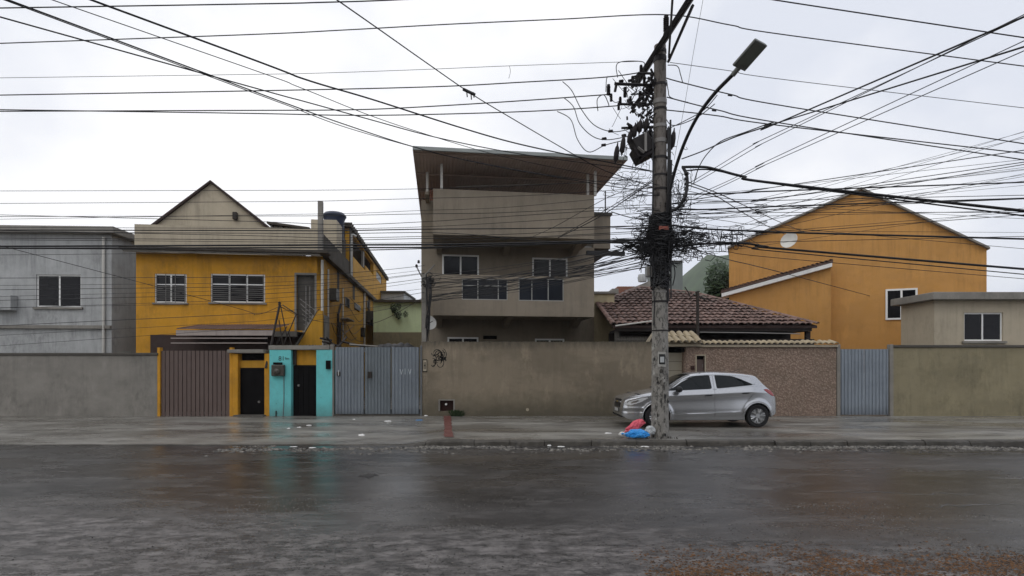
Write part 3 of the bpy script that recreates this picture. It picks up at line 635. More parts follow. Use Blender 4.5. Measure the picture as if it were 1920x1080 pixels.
# terrace parapet, front
pz = mz(432, 21.1)
f = MB(XF); f.box(lx0, FY.front(597, 450, -.1)[0], -.1, .05, Zs+.022, pz); f.build('terrace_parapet', m_cream, yh)
po = [FY.front(595.5, 376, -.2), FY.front(604.5, 475, -.2)]
f = MB(XF); f.box(po[0][0], po[1][0], -.2, .0, Zs+.022, po[0][1]); f.build('concrete_post', m_conc, yh, bevel=0.015)
# side parapet of the terrace
s0 = FY.side(655, 450)[0]; se = FY.side(724.5, 560)[0]
f = MB(XF); f.box(-.15, .0, .0, s0, Zs+.022, mz(437, 21)); f.build('side_parapet', m_mould, yh)
# side walls
side_holes = []
f = MB(XF)
def srect(px0, py0, px1, py1):
    a = FY.side(px0, py0); b = FY.side(px1, py1); return a[0], b[0], b[1], a[1]
MBs = MB(XF @ Matrix.Rotation(R(90), 4, 'Z'))          # local x -> along the side, local y -> -outwards
hl = [srect(664, 566, 674, 586), srect(699, 594, 708, 640)]
MBs.wall(0.0, se, 0, Zs-.1, 0.0, 0.2, [(h[0], h[1], min(h[2], h[3]), max(h[2], h[3])) for h in hl]).build('side_wall', m_yellow_old, yh)
for h in hl:
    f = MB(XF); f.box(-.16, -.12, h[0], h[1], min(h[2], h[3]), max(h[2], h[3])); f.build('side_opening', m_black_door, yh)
lv = MB(XF); h = hl[0]
for k in range(5):
    z_ = min(h[2], h[3]) + .08 + k*(abs(h[3]-h[2])-.1)/5; lv.box(-.02, .06, h[0], h[1], z_, z_+.035)
lv.build('louvre', m_paleg, yh)
f = MB(XF); f.box(-.15, .42, .0, se+.3, Zs-.1, Zs+.02) if False else f.box(.001, .22, .0, se+.2, Zs-.16, Zs+.02); f.build('side_ledge', m_mould, yh, bevel=0.02)
# rear upper storey
Ze = FY.side(692, 468, .14)[1]-.16
op0 = FY.side(662, 480)[0]; op1 = FY.side(692, 500)[0]; w0_ = FY.side(702, 510)[0]; w1_ = FY.side(713, 520)[0]
MB(XF @ Matrix.Rotation(R(90), 4, 'Z')).wall(s0, se, Zs+.022, Ze, 0.0, 0.2, [(op0, op0+4.2, 7.15, Ze-.1), (op0+4.2, op1+2, 7.45, Ze-.1), (w0_+1, w1_+1, 7.5, Ze-.25)]).build('upper_side_wall', m_yellow_old, yh)
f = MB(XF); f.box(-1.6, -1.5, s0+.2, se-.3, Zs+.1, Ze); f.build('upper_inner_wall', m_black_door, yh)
for q in (682,):
    s_ = FY.side(q, 490)[0]; f = MB(XF); f.box(-.14, -.02, s_, s_+.35, 7.26, Ze-.16); f.build('veranda_post', m_conc, yh)
f = MB(XF); f.box(-.1, -.06, w0_+1, w1_+1, 7.5, Ze-.25); f.build('upper_window', m_paleg, yh)
f = MB(XF); f.box(-1.5, -.2, s0, s0+.2, Zs+.022, Ze); f.build('upper_front_wall', m_mould, yh)
f = MB(XF); f.box(-1.7, .14, s0-.3, se+.3, Ze+.002, Ze+.14); f.build('upper_roof', m_mould, yh)
corr = MB(XF)
for k in range(40):
    y_ = s0-.3+k*(se-s0+.5)/40; corr.tube([(-1.65, y_, Ze+.15), (.18, y_, Ze+.15)], .05, 5)
corr.build('roof_corrugation', m_mould, yh)
f = MB(XF); f.box(.002, .03, s0, s0+.85, Zs+.03, Ze-.01); f.build('mouldy_pilaster', m_mould, yh)
MB(XF).tube([(.06, s0+.15, Zs+.05), (.06, s0+.15, Ze-.25), (.06, s0+.9, Ze-.12), (.1, s0+1.2, Ze-.1)], .06, 7).build('upper_downpipe', m_pipe, yh)
s_ = FY.side(681, 600)[0]; MB(XF).tube([(.06, s_, 2.5), (.06, s_, Zs-.15)], .06, 7).build('rear_downpipe', m_pipe, yh)
s_ = FY.side(688, 593); f = MB(XF); f.box(.002, .45, s_[0]-.4, s_[0]+.4, s_[1]-.22, s_[1]+.28); ac = f.build('air_conditioner', m_meter, yh, bevel=.02)
s_ = FY.side(704, 603); f = MB(XF); f.box(.002, .3, s_[0]-.3, s_[0]+.3, s_[1]-.35, s_[1]+.35); f.build('vent_hood', m_paleg, yh)
s_ = FY.side(631, 590); f = MB(XF); f.tube([(.07, s_[0], 2.4), (.07, s_[0], s_[1]), (.09, s_[0]+.5, s_[1]+.5)], .05, 6); f.tube([(.07, s_[0]+.3, 2.4), (.07, s_[0]+.3, s_[1]-.3)], .07, 6); f.build('soil_pipe', m_dark_steel, yh)
# clutter along the flank: small windows, shelves, pipes, a lamp and a second ledge
def flank(px0, py0, px1, py1, out_, name, mat, back=.002):
    a, b = FY.side(px0, py0), FY.side(px1, py1); f = MB(XF); f.box(back, out_, a[0], b[0], b[1], a[1]); return f.build(name, mat, yh, bevel=.012)
for q in ((646, 556, 654, 578), (687, 563, 692, 580), (711, 592, 716, 612)):
    w_ = flank(*q, .05, 'side_window', m_conc); flank(q[0]+1.2, q[1]+2, q[2]-1.2, q[3]-2, .06, 'window_opening', m_black_door, .052)
flank(616, 540, 622, 566, .30, 'meter_cupboard', m_meter); flank(638, 598, 650, 601, .35, 'concrete_shelf', m_conc)
flank(684, 604, 700, 607, .30, 'concrete_shelf', m_mould); flank(676, 614, 679, 632, .18, 'gas_bottle_niche', m_dark_steel)
for px, y0, y1 in ((613, 505, 640), (641, 540, 640), (699, 555, 640), (719, 560, 640)):
    a = FY.side(px, y0); b = FY.side(px, y1); MB(XF).tube([(.05, a[0], a[1]), (.05, a[0], b[1])], .035, 6).build('thin_pipe', m_pipe if px % 2 else m_dark_steel, yh)
for k, (px, py) in enumerate(((618, 487), (632, 500), (645, 512), (661, 527), (676, 541), (690, 554), (704, 566))):
    a = FY.side(px, py); f = MB(XF); f.box(.002, .012, a[0], a[0]+.35+.1*k, Zs-.9-.25*(k % 3), Zs-.17); f.build('mould_run', m_mould, yh) if k % 2 else None
cr_ = MB(XF); rc_ = random.Random(4)                     # sagging leads clipped along the flank
for k in range(7):
    y0 = rc_.uniform(.3, 6); z0 = rc_.uniform(3.2, 5.4); cr_.tube(spline([(.06, y0, z0), (.10, y0+rc_.uniform(1, 2.5), z0-rc_.uniform(.1, .5)), (.06, y0+rc_.uniform(3, 6), z0+rc_.uniform(-.5, .5))], 6), .014, 4)
cr_.build('wall_leads', m_rub, yh, kind='stuff')
# tank housing on the terrace
bx = thing('tank_plinth', 'cream rendered block on the terrace that carries the blue tank', 'plinth', FY.m @ Vector((-.5, 1, Zs)))
a0, a1 = FY.front(583, 411, 2.8), FY.front(631.5, 470, 2.8)
FT = MB(XF); FT.box(a0[0], min(a1[0], -.02), 2.8, 4.0, Zs+.022, a0[1]); FT.build('plinth_block', m_cream, bx, bevel=.015)
FT = MB(XF); FT.box(-.9, -.16, 4.9, 5.7, Zs+.03, a0[1]-.2); FT.build('stained_buttress', m_mould, bx)
tk = thing('water_tank', 'round dark blue water tank with a flat lid on the terrace block', 'water tank', FY.m @ Vector((.35, 2.3, a0[1])))
tcx = FY.m @ Vector((FY.front(627, 410, 4.3)[0], 4.3, 0)); tz0 = mz(450, 25.1); tz = mz(398, 25.1)
MB().lathe([(.40, tz0), (.44, tz-.35), (.5, tz-.2)], tcx, 20).build('tank_body', m_tank, tk, smooth=50)
MB().lathe([(.52, tz-.195), (.53, tz-.14), (.42, tz-.02), (.12, tz+.03), (0, tz+.035)], tcx, 20).build('tank_lid', m_tank, tk, smooth=50)
# corrugated shed roof on the terrace
sh = thing('terrace_shed', 'low shed with pale sheet wall and thin dark roof on the terrace', 'shed', FY.m @ Vector((-2.2, 2.4, Zs)))
q = [FY.front(*p_, 2.4) for p_ in ((503, 417), (582, 428), (582, 432), (503, 421))]
MB(XF).prism(q, 2.2, 4.5).build('shed_roof', m_mould, sh)
q = [FY.front(*p_, 2.5) for p_ in ((507, 421), (582, 431), (582, 476), (507, 476))]
MB(XF).prism(q, 2.5, 2.55).build('shed_wall', m_paleg, sh)
for k in range(8):
    a = FY.front(511+k*9.5, 422+k*1.3, 2.46); MB(XF).box(a[0], a[0]+.04, 2.44, 2.495, a[1]-.7, a[1]).build('shed_batten', m_dark_steel, sh)
# gable of a house behind
gh = thing('gabled_house', 'cream gabled house wall rising behind the ochre house terrace', 'house', FY.m @ Vector((-7, 3.4, 0)))
q = [FY.front(*p_, 3.4) for p_ in ((506, 433), (395, 343), (240, 460), (240, 560), (506, 560))]
MB(XF).prism(q, 3.4, 9).build('gable_wall', m_cream, gh)
q = [FY.front(*p_, 3.3) for p_ in ((508, 434), (395, 342), (395, 338), (510, 430))]
MB(XF).prism(q, 3.25, 9.2).build('roof_slope', m_tile_deck, gh)
q = [FY.front(*p_, 3.3) for p_ in ((395, 342), (238, 461), (236, 457), (395, 338))]
MB(XF).prism(q, 3.25, 9.2).build('roof_slope', m_tile_deck, gh)
c = FY.front(441, 405, 3.3); MB(XF).box(c[0]-.09, c[0]+.09, 3.2, 3.39, c[1]-.16, c[1]+.16).build('wall_lamp', m_dark_steel, gh, bevel=.03)
# lower awning roof between house and street
aw = thing('street_awning', 'low awning roof with pink fascia and red tile edge over the ochre doorway', 'awning', at(470, 620, 19.3))
Ya = 19.2; e0 = mx(330, Ya)
for k in range(34):
    x_ = mx(332+k*5.3, Ya); mb = MB()
    z_ = mz(617, Ya)
    mb.add([(x_, Ya-.05, z_), (x_+.03, Ya-.05, z_+.035), (x_+.065, Ya-.05, z_), (x_, Ya+1.5, z_+.25), (x_+.03, Ya+1.5, z_+.285), (x_+.065, Ya+1.5, z_+.25)], [(0, 1, 2), (0, 3, 4, 1), (1, 4, 5, 2), (3, 5, 4)])
    mb.build('tile', m_tile, aw)
f = MB(); f.box(e0, mx(512, Ya), Ya, Ya+.08, mz(629, Ya), mz(619, Ya)); f.build('fascia', m_pinkband, aw)
f = MB(); f.box(mx(512, Ya)+.002, mx(556, Ya), Ya, Ya+.08, mz(631, Ya), mz(621, Ya)); f.build('fascia_end', m_slab, aw)
f = MB(); f.box(e0, mx(556, Ya), Ya+.09, Ya+1.6, mz(623, Ya), mz(621, Ya)); f.build('soffit', m_slab, aw)
for yy in (634, 643):
    f = MB(); f.box(e0, mx(508, Ya), Ya-.3, Ya-.26, mz(yy+1.6, Ya), mz(yy, Ya)); f.build('batten', m_pinkband, aw)
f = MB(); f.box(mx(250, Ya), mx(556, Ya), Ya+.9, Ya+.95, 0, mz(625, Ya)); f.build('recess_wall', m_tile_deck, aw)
# leaning service mast with struts
ms = thing('service_mast', 'rusty leaning service mast with stay struts above the doorways', 'mast', at(525, 640, 18.3))
mb = MB(); mb.tube([at(498, 690, 17.7), at(508, 648, 18.0), at(525, 568, 18.2)], .035, 7); mb.build('mast_pole', m_dark_steel, ms)
for p, q in (((525, 568), (538, 632)), ((530, 572), (558, 590)), ((556, 588), (530, 650)), ((523, 600), (531, 652)), ((541, 622), (548, 655)), ((516, 650), (538, 612))):
    MB().tube([at(*p, 18.2), at(*q, 18.15)], .018, 5).build('strut', m_dark_steel, ms)
MB().lathe([(.0, 0), (.05, .02), (.03, .06), (.05, .1), (0, .14)], at(524, 573, 18.2), 9).build('insulator', m_insul, ms)
# timber struts heap between doorway lintel and house
tm = thing('timber_rack', 'tangle of grey timber offcuts above the doorway lintel', 'timber', at(620, 645, 18.6))
for p, q in (((606, 652), (606, 636)), ((612, 632), (628, 650)), ((604, 640), (640, 650)), ((632, 652), (650, 632)), ((640, 640), (690, 652)), ((655, 646), (708, 650)), ((600, 634), (622, 638))):
    MB().tube([at(*p, 18.5), at(*q, 18.8)], .035, 4).build('plank', m_conc if p[0] % 4 else m_dark_steel, tm)

# ------------------------------------------------------------------ neighbours out to the left (street goes on)
def simple_house(name, label, x0, x1, Y, dep, z1, mat, wins, k=0.0, roof=0.25, par=m_conc):
    F_ = Frame(x0, Y, k); wd_ = x1-x0
    t = thing(name, label, 'house', (x0+wd_/2, Y, 0)); X = F_.m
    MB(X).wall(0, wd_, 0, z1, 0, .2, wins).build('front_wall', mat, t)
    s = MB(X); s.box(0, .2, .202, dep, 0, z1); s.box(wd_-.2, wd_, .202, dep, 0, z1); s.box(.2, wd_-.2, dep-.2, dep, 0, z1); s.build('side_wall', mat, t)
    r = MB(X); r.box(-.25, wd_+.25, -.3, dep+.2, z1+.002, z1+roof); r.build('roof_slab', par, t, bevel=.02)
    for (a, b, c, d) in wins:
        f = MB(X); e = .05; f.box(a, b, .05, .1, c, c+e); f.box(a, b, .05, .1, d-e, d); n = max(1, round((b-a)/.7))
        for q in range(n+1): x_ = a+(b-a-e)*q/n; f.box(x_, x_+e, .05, .1, c+e, d-e)
        fo = f.build('window', m_white_alu, t)
        for q in range(n): 
            g_ = MB(X); x_ = a+(b-a-e)*q/n; g_.box(x_+e, a+(b-a-e)*(q+1)/n, .07, .08, c+e, d-e); g_.build('pane', m_glass, fo)
        s = MB(X); s.box(a-.08, b+.08, -.07, .04, c-.08, c-.004); s.build('sill', m_conc, fo)
    return t, X
simple_house('corner_house', 'grey white two-storey house with four windows, leftmost in the street', -22, -14.9, 20.5, 9, 6.6, m_paleg, [(1, 2.6, 3.9, 5.1), (4.4, 6.0, 3.9, 5.1), (1, 2.6, .9, 2.1), (4.4, 6, .9, 2.1)], k=0.05)
gh_ = bpy.data.objects['corner_house']; XG = Frame(-22, 20.5, .05).m
MB(XG).tube([(6.85, -.06, .1), (6.85, -.06, 6.5)], .05, 7).build('downpipe', m_pipe, gh_)
f = MB(XG); f.box(2.95, 3.75, -.32, -.003, 3.75, 4.3); f.build('air_conditioner', m_paleg, gh_, bevel=.02)
f = MB(XG); f.box(-.05, 7.1, -.10, -.004, 3.1, 3.22); f.build('string_course', m_conc, gh_)
nwx0, nwx1 = -24, mx(295, Yw)
nw = thing('rendered_wall', 'low grey rendered wall before the grey white house', 'wall', (-14, Yw, 0))
f = MB(); f.box(nwx0, nwx1, Yw, Yw+.16, 0, 2.05); f.build('wall_face', m_conc, nw)
f = MB(); f.box(nwx0-.03, nwx1+.03, Yw-.04, Yw+.2, 2.052, 2.13); f.build('coping', m_slab, nw, bevel=.015)
sg = thing('slatted_gate', 'wide dark brown gate of upright steel slats, left of the ochre doorway', 'gate', (mx(365, Yw), Yw, .1))
a, b = mx(300, Yw), mx(430, Yw); n = 16
for k in range(n):
    f = MB(); x_ = a+(b-a)*k/n; f.box(x_+.01, x_+(b-a)/n-.015, Yw+.05, Yw+.08, .12, 2.2); f.build('slat', m_brown_door, sg)
for z_ in (.3, 1.2, 2.1):
    f = MB(); f.box(a, b, Yw+.085, Yw+.12, z_, z_+.06); f.build('rail', m_dark_steel, sg)
for x_ in (a-.09, b+.005):
    f = MB(); f.box(x_, x_+.085, Yw, Yw+.15, .05, 2.3); f.build('gate_post', m_yellow, sg)

# ------------------------------------------------------------------ background between the houses
gb_ = thing('green_house', 'pale green house wall seen through the gap beside the ochre house', 'house', at(760, 600, 32))
f = MB(); f.box(mx(700, 32), mx(840, 32), 32, 38, 0, mz(567, 32)); f.build('house_wall', m_green, gb_)
f = MB(); f.box(mx(700, 31.7), mx(842, 31.7), 31.7, 38.2, mz(567, 32)+.003, mz(563, 32)); f.build('roof_edge', m_mould, gb_)
f = MB(); f.box(mx(700, 31), mx(840, 31), 31, 31.2, 0, mz(623, 31)); f.build('yard_wall', m_tan, gb_)
wb = thing('white_shed', 'small grey white flat-roofed shed above the pale green house', 'shed', at(742, 560, 39))
f = MB(); f.box(mx(715, 39), mx(757, 39), 39, 43, 0, mz(549, 39)); f.build('shed_wall', m_paleg, wb)
f = MB(); f.box(mx(713, 38.8), mx(759, 38.8), 38.8, 43.2, mz(549, 39)+.002, mz(546, 39)); f.build('shed_roof', m_slab, wb)

def leaves(mb, c, rx, ry, rz, n, s, rnd, lumps=9):
    cs = [(Vector((rnd.gauss(0, .42)*rx, rnd.gauss(0, .42)*ry, rnd.gauss(0, .42)*rz)), rnd.uniform(.35, .6)) for _ in range(lumps)]
    for _ in range(n):
        cc, rr = rnd.choice(cs); d = Vector((rnd.gauss(0, 1), rnd.gauss(0, 1), rnd.gauss(0, 1))).normalized()*rnd.uniform(.55, 1)*rr
        p = Vector(c)+cc+Vector((d.x*rx, d.y*ry, d.z*rz))
        a = Vector((rnd.gauss(0, 1), rnd.gauss(0, 1), rnd.gauss(0, .6))).normalized()*s*rnd.uniform(.6, 1.3); b = a.orthogonal().normalized()*s*rnd.uniform(.3, .6)
        mb.add([p-a, p+b, p+a, p-b], [(0, 1, 2, 3)])
def tree(label, base, h, rx, rz, mat, seed, n=3500, s=.14, group=None, name='leafy_tree', limbs=5):
    rnd = random.Random(seed); t = thing(name, label, 'tree', base, group); b = Vector(base)
    mb = MB(); mb.tube([b, b+Vector((.1, 0, h*.4)), b+Vector((.05, .1, h*.75))], [h*.035, h*.026, h*.012], 8)
    mb.build('trunk', m_bark, t, smooth=60)
    for k in range(limbs):
        a = rnd.uniform(0, 6.28); z0 = h*rnd.uniform(.35, .6); mb = MB()
        mb.tube([b+Vector((.08, 0, z0)), b+Vector((math.cos(a)*rx*.4, math.sin(a)*rx*.4, z0+h*.15)), b+Vector((math.cos(a)*rx*.75, math.sin(a)*rx*.75, z0+h*.22))], [h*.014, h*.01, h*.005], 6); mb.build('limb', m_bark, t)
    mb = MB(); leaves(mb, b+Vector((0, 0, h-rz)), rx, rx, rz, n, s, rnd, 12); mb.build('crown', mat, t)
tree('dark green tree beside the gable of the orange house', (mx(1362, 33), 33, 0), mz(487, 33), 1.5, 2.4, m_leaf, 4, 5200, .16)
mb = MB(); leaves(mb, (mx(744, 31.6), 31.7, mz(583, 31.6)), .42, .12, .5, 420, .06, random.Random(11), 8); o = mb.build('creeper', m_leaf); tag(o, 'dark creeper hanging over the top of the pale green wall', 'creeper')
tree('bushy tree behind the low house at the far end of the stone wall', (mx(1590, 30), 30, 0), 9.2, 2.6, 2.6, m_leaf2, 21, 5200, .17)

gbk = thing('grey_block', 'grey green windowless tower block between the pole and the hill', 'building', at(1262, 550, 75))
f = MB(); f.box(mx(1244, 75), mx(1280, 75), 75, 84, 0, mz(491, 75)); f.build('block_wall', m_hazy_block, gbk)
f = MB(); f.box(mx(1243, 74.7), mx(1281, 74.7), 74.7, 84.3, mz(491, 75)+.01, mz(489, 75)); f.build('roof_slab', m_slab, gbk)
rb = thing('brick_annex', 'red brick upper storey with white tanks far behind the tiled roof', 'building', at(1190, 540, 42))
f = MB(); f.box(mx(1158, 42), mx(1222, 42), 42, 46, 0, mz(537, 42)); f.build('brick_wall', m_brick, rb)
f = MB(); f.box(mx(1148, 41.6), mx(1160, 41.6), 41.6, 44, 0, mz(541, 41.6)); f.build('brick_stair', m_conc, rb)
f = MB(); f.prism([(mx(1172, 41.5), mz(545, 41.5)), (mx(1215, 41.5), mz(528, 41.5)), (mx(1232, 41.5), mz(528, 41.5)), (mx(1232, 41.5), mz(545, 41.5))], 41.4, 41.9); f.build('ramp_wall', m_conc, rb)
MB().lathe([(.0, 0), (.3, .02), (.36, .3), (.3, .55), (0, .62)], at(1204.5, 529, 41.5), 14).build('rooftop_tank', m_paleg, rb, smooth=50)
tn = thing('grey_meter_cabinet', 'pale grey box fixed to the side of the utility pole', 'box', at(1216, 510, 12.5))
f = MB(); f.box(mx(1211, 12.45), mx(1222, 12.45), 12.4, 12.55, mz(519, 12.45), mz(500, 12.45)); f.build('cabinet_body', m_paleg, tn, bevel=.01)
f = MB(); f.box(mx(1212.5, 12.45), mx(1220.5, 12.45), 12.392, 12.399, mz(517, 12.45), mz(502, 12.45)); f.build('cabinet_door', m_conc, tn)
# hill
vs = []; fs = []; N = 60; Mh = 16
for i in range(N+1):
    x_ = -420 + 1000*i/N
    hgt = 80*math.exp(-abs((x_-152)/50)**2.6) + 30*math.exp(-((x_-330)/120)**2) + 16*math.exp(-((x_+260)/140)**2) + 4*noise.noise(Vector((x_*.02, 0, 0)))
    for j in range(Mh+1):
        u = j/Mh; vs.append((x_+6*noise.noise(Vector((x_*.03, u*3, 1))), 300+240*u, -0.5+max(0, hgt)*math.sin(math.pi*u)*(1+.1*noise.noise(Vector((x_*.05, u*6, 4))))))
for i in range(N):
    for j in range(Mh): a = i*(Mh+1)+j; fs.append((a, a+Mh+1, a+Mh+2, a+1))
hl_ = MB().add(vs, fs).build('hill', m_hill, smooth=80); tag(hl_, kind='structure', label='rounded green hill far behind the street')

# ------------------------------------------------------------------ three-storey house
FM = Frame(mx(812, 18.9), 18.9, 0.13); XM = FM.m
mh = thing('three_storey_house', 'taupe three-storey house with two projecting balconies under a flat metal canopy', 'house', XM @ Vector((2.8, 3, 0)))
Zp1, Zp0, Zq1, Zq0, Zc, BY = 7.70, 6.16, 4.82, 3.43, 8.66, 1.9
xL = FM.front(790, 500, BY)[0]; xR = FM.front(1114, 597, BY)[0]; PW = FM.front(1114, 500, 0)[0]
def fr_(px0, py0, px1, py1, off): a = FM.front(px0, py0, off); b = FM.front(px1, py1, off); return a[0], b[0], b[1], a[1]
wA = fr_(829, 477, 898, 540, BY); wB = fr_(998, 483, 1064, 546, BY)
wC = fr_(839, 632, 897, 690, BY); wD = fr_(1003, 635, 1058, 690, BY); vE = fr_(906, 629, 932, 636, BY)
MB(XM).wall(xL, xR, 0, Zp0+.12, BY, BY+.2, [wA, wB, wC, wD, vE]).build('front_wall', m_house, mh)
s = MB(XM); s.box(xL, xL+.2, BY+.202, 11, 0, Zp0+.12); s.box(xR-.2, xR, BY+.202, 11, 0, Zp0+.12); s.box(xL+.2, xR-.2, 10.8, 11, 0, Zp0+.12); s.build('outer_wall', m_house_side, mh)
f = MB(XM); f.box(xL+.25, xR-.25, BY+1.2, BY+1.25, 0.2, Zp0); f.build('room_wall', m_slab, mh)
def balcony(z0, z1, holes, name):
    MB(XM).wall(0, PW, z0, z1, 0, .14, holes).build(name, m_house, mh)
    for xa in (0, PW-.14):
        s = MB(XM); s.box(xa, xa+.14, .142, BY-.002, z0, z1); s.build('parapet_return', m_house, mh)
pA = fr_(866, 522, 952, 563, 0); pB = fr_(972.5, 521, 1057, 565, 0)
balcony(Zp0, Zp1, [], 'upper_parapet'); balcony(Zq0, Zq1, [pA, pB], 'lower_parapet')
for z_ in (Zp0, Zq0):
    f = MB(XM); f.box(.0-.0, PW, .143, BY-.002, z_-.0+.02, z_+.16); f.build('balcony_slab', m_house, mh)
    for q in (.02, .46, .92):
        x_ = PW*q; g_ = MB(XM); g_.sideprism([(BY-.002, z_+.018), (BY-.002, z_-.28), (BY-.25, z_-.28), (.35, z_+.018)], x_, x_+.2); g_.build('corbel', m_house, mh)
def window(h, off, panes, mat, parent, fw_=.045, name='window', rail=None):
    x0, x1, z0, z1 = h; f = MB(XM)
    f.box(x0, x1, off-.012, off+.06, z0, z0+fw_); f.box(x0, x1, off-.012, off+.06, z1-fw_, z1)
    cuts = [0]+list(panes)+[1]
    for q in cuts: x_ = x0+(x1-x0-fw_)*q; f.box(x_, x_+fw_, off-.010, off+.055, z0+fw_, z1-fw_)
    if rail: f.box(x0+fw_, x1-fw_, off-.008, off+.05, z0+(z1-z0)*rail, z0+(z1-z0)*rail+.022)
    fo = f.build(name, m_white_alu if mat is not m_glass_rail else m_alu, parent)
    for a, b in zip(cuts, cuts[1:]):
        g_ = MB(XM); g_.box(x0+(x1-x0-fw_)*a+fw_, x0+(x1-x0-fw_)*b, off+.015, off+.025, z0+fw_, z1-fw_); g_.build('pane', mat, fo)
m_alu = surf('dull_aluminium', (0.34, 0.34, 0.32), 0.5, 0.3, var=0.2, bmp=0.03)
for h in (wA, wB, wC, wD): window(h, BY+.0, (.5,), m_glass, mh, .06)
window(pA, .03, (.345, .80), m_glass_rail, mh, .03, 'glass_screen', .66); window(pB, .03, (.29, .66), m_glass_rail, mh, .03, 'glass_screen')
f = MB(XM); f.box(vE[0], vE[1], BY+.1, BY+.12, vE[2], vE[3]); f.build('vent', m_black_door, mh)
# side balcony and its cap
sb0 = FM.front(1105, 420, BY+.2)[0]; sb1 = FM.front(1143, 420, BY+.2)[0]
f = MB(XM); f.box(xR+.004, sb1, BY+.1, BY+.24, 6.28, 7.55); f.build('side_parapet', m_house, mh)
f = MB(XM); f.box(sb1-.14, sb1, BY+.242, 9, 6.28, 7.55); f.build('side_parapet_return', m_house, mh)
f = MB(XM); f.box(xR+.002, sb1+.06, BY+.02, 9.1, 7.552, 7.66); f.build('parapet_cap', m_slab, mh, bevel=.01)
f = MB(XM); f.box(xR+.004, sb1-.02, BY+.25, 9, 6.12, 6.275); f.build('side_slab', m_slab, mh)
c0 = FM.front(1112, 465, 1.0); c1 = FM.front(1172, 481, 1.0)
f = MB(XM); f.box(PW+.01, c1[0], 1.0, 1.12, c1[1]+.03, c0[1]-.1) ; f.build('gutter_beam', m_rub, mh)
# upper terrace: left parapet wall, bare block pier, penthouse
f = MB(XM); f.box(xL, xL+.16, BY, 9, Zp0+.122, 7.85); f.build('terrace_side_wall', m_house, mh)
f = MB(XM); f.box(xL+.162, -.004, BY, BY+.16, Zp0+.122, 7.85); f.build('terrace_corner', m_house, mh)
for r_ in range(4):
    for c_ in range(2):
        f = MB(XM); w_ = (-.02-(xL+.3))/2; x_ = xL+.3+w_*c_; f.box(x_+.006, x_+w_-.006, BY+.01, BY+.15, 7.856+r_*.1, 7.948+r_*.1); f.build('brick', m_brick, mh)
f = MB(XM); f.box(FM.front(800, 330, 3.6)[0], FM.front(862, 330, 3.6)[0], 3.6, 4.2, Zp0+.2, Zc-.06); f.build('roof_room_wall', m_brick, mh)
f = MB(XM); f.box(xL+.2, PW+.5, BY+.22, 9, Zp0+.125, Zp0+.2); f.build('terrace_floor', m_paleg, mh)
MB(XM).tube([(FM.front(856, 350, 1.6)[0], 1.6, FM.front(856, 350, 1.6)[1]), (FM.front(980, 347, 1.6)[0], 1.6, FM.front(980, 346, 1.6)[1]), (FM.front(1105, 343, 1.6)[0], 1.6, FM.front(1105, 343, 1.6)[1])], .014, 5).build('conduit', m_pipe, mh)
# canopy
cx0, cx1 = FM.front(775.5, 290, -.9)[0], FM.front(1175, 300, -.9)[0]
cy0, cy1 = -.9, FM.side(793, 375, FM.front(775.5, 290, -.9)[0])[0]
can = thing('metal_canopy', 'flat brown corrugated canopy roof with pale front flashing over the three-storey house', 'canopy roof', XM @ Vector((2.8, 2, Zc)))
mb = MB(XM); n = 64; xs = []
for i in range(n):
    p = (cx1-cx0)/n
    for u, v in ((0, 0), (.45, 0), (.6, 1), (.9, 1)): xs.append((cx0+p*(i+u), Zc+.022*v))
xs.append((cx1, Zc)); m = len(xs)
mb.add([(a, cy0+.03, z_) for a, z_ in xs] + [(a, cy1, z_) for a, z_ in xs] + [(a, cy0+.03, z_+.012) for a, z_ in xs] + [(a, cy1, z_+.012) for a, z_ in xs],
       [(i, i+1, m+i+1, m+i) for i in range(m-1)] + [(2*m+i+1, 2*m+i, 3*m+i, 3*m+i+1) for i in range(m-1)])
mb.build('corrugated_sheet', m_canopy_under, can)
f = MB(XM); f.box(cx0-.03, cx1+.03, cy0-.04, cy0+.028, Zc-.035, Zc+.09); f.build('front_flashing', m_fascia, can, bevel=.012)
for x_ in (cx0-.03, cx1-.005):
    f = MB(XM); f.box(x_, x_+.03, cy0+.03, cy1, Zc-.03, Zc+.07); f.build('edge_flashing', m_canopy_under, can)
for q in range(6):
    y_ = cy0+.25+(cy1-cy0-.5)*q/5; f = MB(XM); f.box(cx0+.03, cx1-.03, y_, y_+.06, Zc-.05, Zc-.004); f.build('purlin', m_canopy_under, can)
for px_, py_, off, zb, mt in ((801, 345, .95, 7.86, m_pipe), (828, 320, .07, Zp1+.002, m_pipe), (1116, 330, .07, Zp1+.002, m_pipe), (1102, 330, .45, Zp0+.2, m_pipe), (1135, 360, BY+.3, 7.662, m_dark_steel)):
    x_ = FM.front(px_, py_, off)[0]; wd_ = .042 if mt is m_pipe else .02
    f = MB(XM); f.box(x_-wd_, x_+wd_, off-wd_, off+wd_, zb, Zc-.092); f.build('post', mt, can)
f = MB(XM); x_ = FM.front(801, 345, .95)[0]; f.box(x_-.07, x_+.07, .85, BY, 7.75, 7.858); f.build('post_bracket', m_house, can)

# tan wing wall to the right of the house
m_tan_wing = surf('pale_tan_render', (0.46, 0.39, 0.25), 0.85, var=0.15, streak=0.4, grime=0.4, patch=.4)
tw = thing('tan_wing', 'tan rendered wing wall between the three-storey house and the tiled roof', 'wall', at(1132, 600, 21.6))
f = MB(); f.box(mx(1100, 21.6), mx(1152, 21.6), 21.6, 28, 0, mz(551, 21.6)); f.build('wall_face', m_tan_wing, tw)
f = MB(); f.box(mx(1100, 21.5), mx(1157, 21.5), 21.5, 28.1, mz(551, 21.6)+.002, mz(547, 21.6)); f.build('coping', m_conc, tw)

